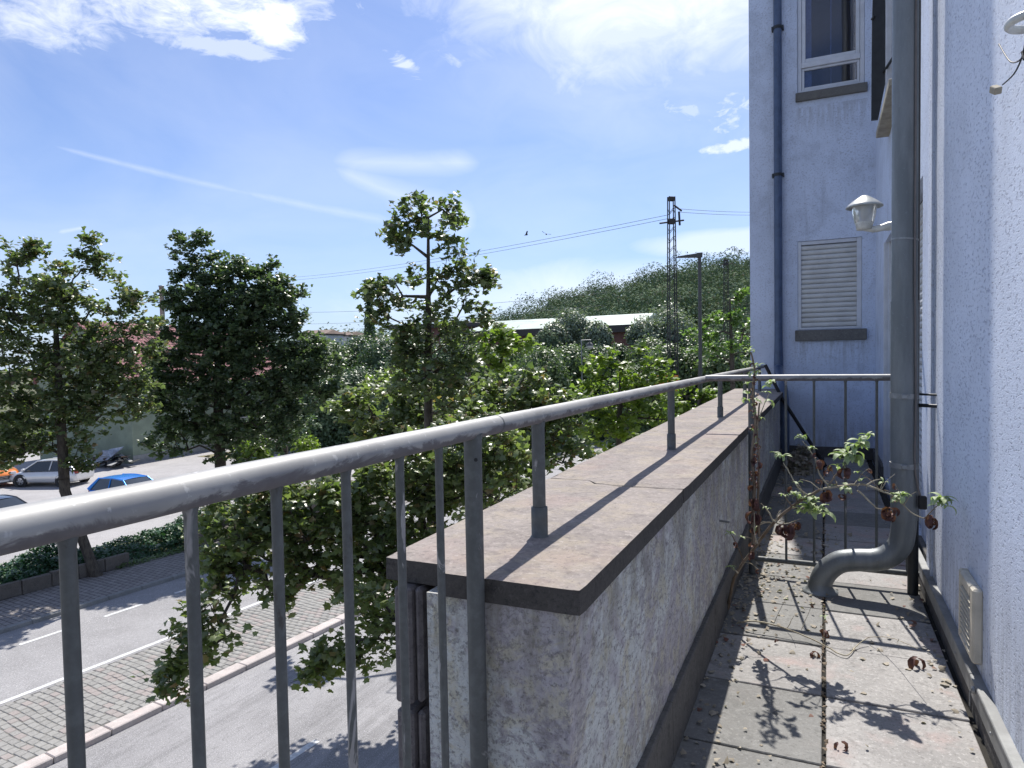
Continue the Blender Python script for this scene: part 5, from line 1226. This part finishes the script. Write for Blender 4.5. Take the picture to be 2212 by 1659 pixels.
# across the street
T1 = [(100,660,70),(200,800,80),(280,780,45),(310,840,40),(20,640,60),(80,620,60),(150,640,55),(-40,700,90),(60,720,80),(170,720,70),(250,700,50),(0,820,110),(120,810,90),(230,790,70),(290,730,35),(255,640,22),(270,655,14),(130,575,18),(215,560,14),(30,560,18),(75,530,9),(200,525,9),(320,700,24),(335,760,20),(60,900,100),(180,880,85),(270,860,60),(0,960,80),(90,960,60),(190,950,35),(165,1000,26),(50,560,26),(60,545,14),(185,545,22),(195,575,26),(240,590,30),(300,640,22),(175,1010,28),(-30,560,60)]
tree('maple_tree', gbase(195, 21.6), lobes_px(T1, 21.5), .46, 11, .125, SH_MAPLE6, MAT['leaf_maple'], 'leaning maple in the planter strip at the left edge, its trunk between the parked cars', trunk_r=.17, top=P(120,700,21.5), lean=P(140,1060,21.5), dens=1.6, group='street trees')
T2 = [(340,880,40),(330,800,30),(392,515,10),(430,508,9),(455,560,22),(515,565,20),(580,580,14),(600,610,22),(640,640,22),(640,690,24),(345,700,18),(350,940,22),(730,830,16),(380,645,18),(680,770,50),(430,650,70),(560,650,70),(500,720,90),(415,585,42),(400,540,22),(425,525,14),(470,600,55),(540,600,45),(590,640,50),(560,590,22),(440,660,80),(540,690,85),(620,720,50),(400,740,70),(480,780,100),(590,790,80),(360,820,60),(430,860,90),(540,880,100),(640,800,70),(690,810,50),(620,870,60),(710,840,35),(400,930,60),(500,950,60),(600,930,45),(350,960,30),(660,760,45)]
tree('maple_tree', gbase(474, 26.6), lobes_px(T2, 26.5), .50, 12, .135, SH_MAPLE6, MAT['leaf_dk_maple'], 'big round dark maple with the widest crown, second tree from the left', trunk_r=.22, top=P(470,640,26.5), dens=2.3, group='street trees')
T3 = [(600,930,45),(640,900,40),(570,905,35),(620,860,40),(590,960,25)]
tree('slender_tree', gbase(612, 38), lobes_px(T3, 38), .6, 8, .2, SH_QUAD, MAT['leaf_dark'], 'slender twin-stemmed tree at the far end of the planter strip', trunk_r=.16, dens=1.1, subt=4)
bush('verge_bush', 545, 975, 33, 34, 'low yellowish bush at the foot of the big round maple', MAT['leaf_yellow'], n=1600, ls=.22)
bush('verge_bush', 660, 972, 40, 26, 'low pale bush at the roadside in front of the junction', MAT['leaf_yellow'], n=900, ls=.22)
# near pavement
TA = [(900,760,45),(975,780,50),(1000,830,50),(1040,690,22),(870,740,34),(820,660,16),(800,620,12),(850,515,14),(1010,620,30),(1045,600,12),(895,445,24),(905,470,24),(955,450,22),(980,470,14),(930,490,40),(870,495,24),(960,520,38),(890,540,30),(985,560,38),(900,590,40),(960,600,50),(1015,590,30),(1035,605,15),(850,620,30),(815,625,14),(860,660,32),(930,660,60),(1000,650,40),(880,700,45),(970,710,55),(830,690,22),(920,760,60),(990,770,50),(900,830,60),(960,840,70)]
tree('maple_tree', gbase(935, 12.6), lobes_px(TA, 12.5), .33, 8, .10, SH_MAPLE, MAT['leaf_maple'], 'tall slim maple standing free against the sky in the middle', trunk_r=.08, top=P(925,470,12.5), dens=1.35, seg=.26, spread=.06, group='street trees', shell=.6)
TN = [(500,1110,50),(560,1080,60),(640,1090,70),(720,1060,60),(480,1180,45),(560,1170,80),(660,1180,80),(760,1120,90),(860,1080,90),(460,1250,30),(520,1260,50),(440,1330,28),(470,1360,26),(405,1370,20),(430,1410,26),(400,1440,16),(378,1480,10),(620,1260,50),(740,1230,70),(840,1200,90),(800,1300,50),(830,1370,45),(780,1400,26),(700,1430,14),(740,1410,18),(680,1450,10),(920,1000,90),(990,1010,80),(1060,980,70),(820,1000,60),(1020,930,60),(880,1250,70)]
TN += [(600,1130,80),(700,1130,80),(800,1120,80),(540,1200,60),(640,1210,60),(900,1120,90),(960,1060,80),(1060,1040,70),(480,1220,40),(470,1130,40),(830,1280,50),(850,1340,35)]
TN = [(a, b_, c, {True: -.8, False: .2}[b_ > 1280]) for a, b_, c in TN]
tree('maple_tree', gbase(893, 9.6), lobes_px(TN, 8.8), .34, 9, .088, SH_MAPLE, MAT['leaf_maple_lt'], 'nearest maple just outside the railing, spreading low over the road', trunk_r=.11, top=P(895,1010,9.2), dens=2.9, seg=.25, spread=.06, group='street trees', individual=300)
TB = [(1060,1000,80),(1180,900,70),(900,900,80),(820,930,60),(800,870,60),(870,860,60),(760,880,35),(1060,880,80),(1130,870,80),(1190,880,60),(1230,900,50),(1100,960,90),(1180,970,70),(1240,960,45),(1020,860,60),(1080,830,40),(1150,820,40),(970,920,80),(890,930,70),(1000,1060,60),(1130,1040,60)]
tree('maple_tree', gbase(1100, 15.5), lobes_px(TB, 15), .5, 11, .12, SH_MAPLE6, MAT['leaf_maple_lt'], 'broad bushy maple filling the middle behind the coping', trunk_r=.13, dens=2.2, group='street trees')
TD = [(1090,715,34),(1060,740,34),(1120,750,30),(1080,770,45),(1040,780,40),(800,840,40),(860,830,40)]
tree('maple_tree', gbase(1075, 19), lobes_px(TD, 19), .55, 8, .15, SH_MAPLE6, MAT['leaf_yellow'], 'yellowish young maple just right of the tall slim maple, before the brick building', trunk_r=.10, dens=2.0, group='street trees')
TC = [(1290,800,45),(1340,790,45),(1390,790,40),(1430,800,30),(1320,850,70),(1390,860,60),(1260,850,40),(1350,920,70),(1290,920,60),(1420,900,45)]
tree('young_tree', gbase(1335, 22), lobes_px(TC, 22), .6, 8, .16, SH_MAPLE6, MAT['leaf_yellow'], 'light green young tree left of the middle railing post', trunk_r=.11, dens=2.2)
TE = [(1480,870,40),(1510,850,28),(1450,900,40),(1535,880,22),(1490,910,40)]
tree('young_tree', gbase(1490, 26), lobes_px(TE, 26), .6, 9, .18, SH_MAPLE6, MAT['leaf_yellow'], 'small bright green tree right of the middle railing post', trunk_r=.1, dens=2.2)
# railway greenery: shrubs and trees in depth
mid = [(660,800,55,46,'leaf_dark'),(720,790,60,50,'leaf_mid'),(775,775,62,46,'leaf_dark'),(830,780,58,50,'leaf_dark'),(890,790,60,55,'leaf_dark'),(690,870,50,60,'leaf_dark'),(760,850,52,60,'leaf_dark'),(840,860,52,65,'leaf_dark'),
 (960,800,56,55,'leaf_dark'),(1030,790,58,50,'leaf_mid'),(1100,800,54,50,'leaf_mid'),(1170,800,50,52,'leaf_mid'),(1230,790,54,45,'leaf_mid'),(1290,790,56,40,'leaf_dark'),(1150,770,60,36,'leaf_mid'),
 (1440,790,50,45,'leaf_mid'),(1500,800,50,50,'leaf_mid'),(1560,790,48,50,'leaf_mid'),(1610,790,50,50,'leaf_dark'),(1400,770,60,40,'leaf_mid'),(1480,760,64,30,'leaf_dark'),(1540,750,66,34,'leaf_dark'),(1380,850,46,60,'leaf_mid'),(1560,850,50,30,'leaf_mid'),(700,760,66,26,'leaf_mid'),(900,750,70,40,'leaf_dark'),(980,760,70,36,'leaf_dark'),(1330,770,62,26,'leaf_dark')]
zones = [(('left edge','beside the big round maple'),640,700),(('pale flats','below the pale flats'),700,740),(('globe','around the left hanging globe lamp'),740,870),(('x','behind the tall slim maple'),870,1110),(('x','below the left half of the station roof'),1110,1240),(('x','beneath the right half of the station'),1240,1400),(('x','between lattice mast and street lamp'),1400,1530),(('x','right of the street lamp by the house corner'),1530,1700)]
size_w = ['largest','second largest','middling','smaller','smallest','tiniest','hidden']
from collections import defaultdict
zb_ = defaultdict(list)
for q in mid:
    z_ = next(z for z in zones if z[1] <= q[0] < z[2]); zb_[z_[0][1]].append(q)
for where, qs in zb_.items():
    qs.sort(key=lambda q: q[2])
    pos_w = ['front','middle','rear','rearmost','farthest','last'] if len(qs) > 2 else ['front','rear']
    for (px, py, D, r, mm), pw_ in zip(qs, pos_w):
        L = [(px, py, r), (px+r*.6, py+r*.35, r*.6), (px-r*.6, py+r*.3, r*.6), (px+r*.15, py-r*.45, r*.55)]
        bush('railway_shrub', px, py, D, r, pw_+(' dark green' if mm == 'leaf_dark' else ' mid green')+' shrub of the thicket '+where, MAT[mm], n=6800, ls=.21, lobes=L, group='shrubs of the railway thicket')
for (px, py, D, r, lab, mm) in [(1235,700,66,34,'grey-green willow tree in front of the station roof','leaf_grey'),(1195,725,64,28,'small grey willow at the left end of the station roof','leaf_grey'),(1440,700,66,46,'round grey-green tree behind the lattice mast','leaf_grey'),(1390,715,64,30,'grey-green tree left of the lattice mast, right of the station gable','leaf_grey'),(1290,720,62,24,'small rounded tree hiding the middle of the station front','leaf_grey'),(1180,735,58,20,'small brownish bush under the station eaves','leaf_hill')]:
    L = [(px, py, r), (px+r*.7, py+r*.3, r*.65), (px-r*.65, py+r*.35, r*.6), (px+r*.2, py+r*.9, r*.8)]
    bush('willow_tree', px, py, D, r, lab, MAT[mm], n=7000, ls=.22, lobes=L, cat='tree')
TR = [(1595,650,24),(1610,690,34),(1560,690,26),(1530,720,26),(1580,740,40),(1620,740,34),(1540,770,34)]
tree('robinia_tree', gbase(1585, 36), lobes_px(TR, 36), .75, 12, .24, SH_QUAD, MAT['leaf_robinia'], 'light green feathery tree against the house corner', trunk_r=.13, dens=1.0)
TR2 = [(1530,690,20),(1500,720,22),(1520,760,24)]
tree('robinia_tree', gbase(1515, 40), lobes_px(TR2, 40), .75, 12, .24, SH_QUAD, MAT['leaf_robinia'], 'small light green feathery tree behind the street lamp post', trunk_r=.1, dens=1.2)
print('trees done', sum(len(o.data.polygons) for o in bpy.data.objects if o.type == 'MESH'))

# ---------------------------------------------------------------- plants on the terrace
def curl_leaf(curl, width, twist=0, n=6, fold=.25):
    vs = []; p = Vector((0,0,0)); a = .5
    for i in range(n+1):
        t = i/n; w = width*math.sin(pi*min(1, (t*.92+.06)))**.8; side = Vector((0,1,0)); up = Vector((-sin(a),0,cos(a)))
        vs += [p - side*w + up*w*fold, p.copy(), p + side*w + up*w*fold]
        p = p + Vector((cos(a),0,sin(a)))/n; a -= curl/n
    return vs, [(i*3+k, (i+1)*3+k, (i+1)*3+k+1, i*3+k+1) for i in range(n) for k in range(2)]
LM = {}
for mm, mat in (('fresh','fresh'),('dead','dead')):
    LM[mm] = []
    for q in range(6):
        vs, fs = curl_leaf(1.2+q*.45 if mm == 'fresh' else 2.2+q*.5, .15+.02*(q%3) if mm == 'fresh' else .20, fold=.25 if mm == 'fresh' else .9)
        if mm == 'dead': vs = [v+Vector((random.uniform(-.03,.03),random.uniform(-.05,.05),random.uniform(-.03,.03))) for v in vs]
        me = bpy.data.meshes.new('leaf'); me.from_pydata([tuple(v) for v in vs], [], fs); me.polygons.foreach_set('use_smooth', [True]*len(fs)); me.materials.append(MAT[mat])
        a = me.attributes.new('rnd','FLOAT','FACE'); a.data.foreach_set('value', [q/6]*len(fs)); LM[mm].append(me)
def put_leaf(root, pos, direction, size, kind):
    o = bpy.data.objects.new('leaf' if kind == 'fresh' else 'dead_leaf', random.choice(LM[kind])); COL.objects.link(o); o.parent = root
    d = Vector(direction).normalized(); up = Vector((random.uniform(-.3,.3),random.uniform(-.3,.3),1)); s = up.cross(d).normalized(); u = d.cross(s)
    Mx = Matrix((d, s, u)).transposed().to_4x4() @ Matrix.Scale(size, 4); Mx.translation = Vector(pos)-Vector(root.location); o.matrix_local = Mx
def rosette(root, pos, n, size, kind='fresh'):
    for i in range(n):
        a = random.uniform(0, 2*pi); put_leaf(root, Vector(pos)+Vector((random.uniform(-1,1),random.uniform(-1,1),random.uniform(-1,1)))*size*.12, (cos(a), sin(a), random.uniform(-.1,.8) if kind == 'fresh' else random.uniform(-1.5,-.6)), size*random.uniform(.65,1.15), kind)
YP = 3.5
def s1(x, y, Y=YP): return PY((1700+x*860/2212)*.8640625, (900+y*860/2212)*.8640625, Y)
bl_ = empty('arching_shrub', s1(310,1600,3.75), label='straggly buddleia-like shrub arching across the terrace with fresh tips and dry brown leaves', cat='plant')
def stem_(root, pts, r0, r1, mat, name='stem'):
    pp = smooth_path(pts, 4); n = len(pp); b = MB(); b.tube([p+Vector((random.uniform(-1,1),random.uniform(-1,1),random.uniform(-1,1)))*.0012 for p in pp], [r0+(r1-r0)*i/(n-1) for i in range(n)], 7); o = b.build(name, mat, root); o.location = -Vector(root.location)
main = [s1(310,1600,3.78),s1(325,1500,3.7),s1(350,1400,3.65),s1(410,1300,3.62),s1(500,1180,3.58),s1(600,1050,3.55),s1(700,960),s1(800,890),s1(900,835),s1(1010,815),s1(1120,803),s1(1200,805),s1(1290,840),s1(1370,875),s1(1440,935),s1(1500,990),s1(1570,1020)]
stem_(bl_, main[:9], .0085, .006, MAT['stem']); stem_(bl_, main[8:], .006, .0025, MAT['stem_pale'])
subs = [([(830,875),(760,820),(700,720),(665,660)],(650,640)),([(950,800),(900,740),(870,640),(820,560),(785,520)],(785,500)),([(950,810),(1010,730),(1050,690),(1090,620),(1150,550),(1200,500)],(1200,495)),([(600,1040),(570,980),(520,920)],None),([(600,1030),(640,1055),(700,1050),(780,1020)],(790,985)),([(500,1180),(480,1120),(478,1040),(480,980)],None),([(1140,840),(1200,890),(1260,950),(1310,960)],(1370,930)),([(620,1040),(625,1000),(650,965)],None),([(410,1310),(380,1220),(330,1120)],(325,1110)),([(370,1370),(345,1345),(320,1330)],(320,1325)),([(720,940),(690,900),(670,860)],(668,860)),([(1110,860),(1080,850),(1060,840)],(1075,835)),([(880,940),(850,900),(830,880)],(860,930)),([(760,930),(750,890),(745,860)],(745,870)),([(1200,805),(1240,780),(1290,765)],None)]
for pts, tip in subs:
    stem_(bl_, [s1(*p) for p in pts], .0042, .0018, random.choice([MAT['stem'],MAT['stem_pale']]))
for (x, y, n, sz) in [(650,620,9,.050),(785,500,7,.042),(1200,500,9,.055),(1130,570,8,.070),(1100,630,9,.085),(1060,610,4,.07),(1140,650,4,.09),(870,900,8,.065),(850,960,9,.085),(900,980,5,.085),(745,870,8,.042),(830,575,5,.04),(1075,830,8,.045),(1410,880,9,.05),(1400,910,4,.05),(1680,910,9,.075),(1690,940,4,.075),(790,985,5,.06),(320,1120,4,.035),(325,1330,5,.035),(668,870,3,.035),(1010,690,3,.05),(1030,640,4,.07),(1170,545,4,.06)]:
    rosette(bl_, s1(x, y, 3.5 if x < 1500 else 3.45), int(n*1.5), sz*1.05)
stem_(bl_, [s1(1570,1020),s1(1600,990,3.48),s1(1640,950,3.46),s1(1680,920,3.45)], .0025, .0018, MAT['stem'])
for (x, y, n, sz) in [(1610,1010,7,.085),(1350,960,6,.085),(1345,1000,3,.07),(950,850,6,.075),(1045,870,3,.05),(740,1050,6,.085),(690,1080,6,.09),(660,1070,4,.08),(1065,700,5,.075),(710,820,4,.05),(350,1170,3,.05),(460,1240,4,.05),(890,650,4,.06),(870,600,2,.05)]:
    rosette(bl_, s1(x, y, 3.48), n, sz*.82, 'dead')
vt = empty('tall_shrub_stem', s1(485,1200,3.55), label='tall upright weedy stem with small curled leaves in front of the railing post', cat='plant')
def s2(px, py, Y=3.54): return PY(px, py, Y)
vp = [s2(1628,1175),s2(1626,1120),s2(1630,1050),s2(1624,980),s2(1632,910),s2(1626,850),s2(1630,800),s2(1622,760)]
stem_(vt, vp, .010, .004, MAT['stem']); stem_(vt, [s2(1640,1160),s2(1637,1080),s2(1640,1000),s2(1636,930),s2(1641,870)], .007, .004, MAT['stem'])
stem_(vt, [s2(1630,930),s2(1648,880),s2(1662,850)], .003, .0015, MAT['stem_pale'])
for (x, y, n, sz) in [(1618,758,6,.045),(1612,785,6,.04),(1640,790,5,.04),(1632,805,7,.04),(1615,830,5,.035),(1665,828,6,.05),(1660,835,4,.05),(1616,850,4,.04),(1612,865,5,.035),(1628,875,5,.03),(1650,870,3,.07),(1640,905,4,.04),(1625,930,4,.025),(1632,945,3,.02),(1630,960,4,.025),(1652,850,3,.04),(1622,810,3,.05)]:
    rosette(vt, s2(x, y), n, sz)
for (x, y, n, sz) in [(1628,990,5,.05),(1634,1020,5,.05),(1626,1050,5,.05),(1630,1080,6,.09),(1632,1110,5,.10),(1627,1140,4,.07),(1640,1000,3,.05),(1636,900,3,.04),(1630,870,4,.04)]:
    rosette(vt, s2(x, y), n, sz*.75, 'dead')
for k in range(70):
    y = random.uniform(780, 1130); put_leaf(vt, s2(1629+random.uniform(-7,9), y), (random.uniform(-1,1), random.uniform(-1,.2), random.uniform(-.6,.5)), random.uniform(.018,.034), 'fresh' if y < 960 and random.random() < .6 else 'dead')
# floor runners
for k in range(26):
    q = random.choice(main[3:15]); e_ = q + Vector((random.uniform(-.09,.09), random.uniform(-.07,.07), random.uniform(-.03,.10))); stem_(bl_, [q, (q+e_)/2+Vector((0,0,.012)), e_], .0022, .0010, random.choice([MAT['stem'],MAT['stem_pale']]))
    if k % 3 == 0: rosette(bl_, e_, 3, .035, 'fresh')
    elif k % 3 == 1: rosette(bl_, e_, 2, .04, 'dead')
rn = empty('dry_runner', PZ(1500,1400,.01), label='thin dry runner stem lying across the sunlit slabs', cat='plant')
def fz(cx, cy, z=.012): return PZ((1600+cx*960/2212)*.8640625, (1275+cy*960/2212)*.8640625, z)
stem_(rn, [fz(560,650,.02),fz(640,640,.05),fz(740,655,.05),fz(860,690,.04),fz(980,740,.02),fz(1080,790,.015),fz(1150,830),fz(1200,835),fz(1250,780),fz(1310,735,.03)], .0045, .002, MAT['stem_pale'])
for pts in ([(770,655),(800,590),(840,510)],[(930,690),(960,620),(990,550)],[(850,680),(870,640),(885,610)],[(1055,760),(1060,700),(1060,640)],[(1310,735),(1400,730),(1490,750),(1600,800)],[(1490,745),(1480,770)]):
    stem_(rn, [fz(*p, .02+.05*i) if len(pts) > 2 else fz(*p,.02) for i, p in enumerate(pts)], .0018, .001, MAT['stem_pale'])
for (x, y, n, sz, kk) in [(1062,620,3,.035,'fresh'),(1060,690,4,.05,'dead'),(990,545,3,.02,'dead'),(840,510,2,.02,'fresh')]: rosette(rn, fz(x, y, .05), n, sz, kk)
for (x, y, z_, sz, lab) in [(1610,855,.03,.07,'dark curled dead leaf casting a shadow near the right wall'),(790,745,.01,.022,'tiny brown dead leaf near the parapet on the slabs'),(1010,820,.01,.05,'pale curled leaf on the second slab row'),(1150,1335,.012,.05,'large dry curled leaf on the slab joint at the bottom'),(630,200,0,0,'')]:
    if sz:
        r0 = empty('fallen_leaf', fz(x, y, z_), label=lab, cat='leaf'); rosette(r0, fz(x, y, z_+.01), 3, sz, 'dead')
# leaf litter
m = 1500; xs = []; 
u = rng.random(m); yv = np.where(u < .45, rng.uniform(3.2, 5.6, m), rng.uniform(1.5, 9.6, m)); side = rng.random(m)
xv = np.where(side < .62, -.47+np.abs(rng.normal(size=m))*.13, np.where(side < .78, .50-np.abs(rng.normal(size=m))*.05, rng.uniform(-.47, .5, m)))
xv = np.where((u < .25), -.42+.5*rng.random(m)**1.2, xv); yv = np.where(u < .25, rng.uniform(4.0, 5.9, m), yv)
far = rng.random(m) < .18; yv = np.where(far, rng.uniform(7.5, 9.8, m), yv)
xv = np.clip(xv, -.46, .52); pos = np.stack([xv, yv, .003+.012*rng.random(m)], 1)
d, s, nr = leaf_frames(m, rng.normal(size=(m,3)), 1.6, 0); leaf_mesh('leaf_litter', pos, d, s, nr, .012+.022*rng.random(m)**2, SH_MAPLE6, MAT['litter'], kind='stuff')
m = 260; pos = np.stack([.0+rng.normal(size=m)*.006, rng.uniform(1.6,6.5,m), -.004+.006*rng.random(m)],1); d, s, nr = leaf_frames(m, rng.normal(size=(m,3)), 1.0, 0); leaf_mesh('joint_debris', pos, d, s, nr, .008+.012*rng.random(m), SH_MAPLE6, MAT['stem'], kind='stuff')
m = 900; a = rng.random(m)*2*pi; q = np.sqrt(rng.random(m)); pos = np.stack([-.25+.20*q*np.cos(a), 9.0+.7*q*np.sin(a), .01+.30*(1-q)*rng.random(m)], 1); d, s, nr = leaf_frames(m, rng.normal(size=(m,3)), .8, 0)
leaf_mesh('dead_plant_heap', pos, d, s, nr, .05*(.5+rng.random(m)), SH_MAPLE6, MAT['litter'], kind='stuff')
print('all done', len(bpy.data.objects))
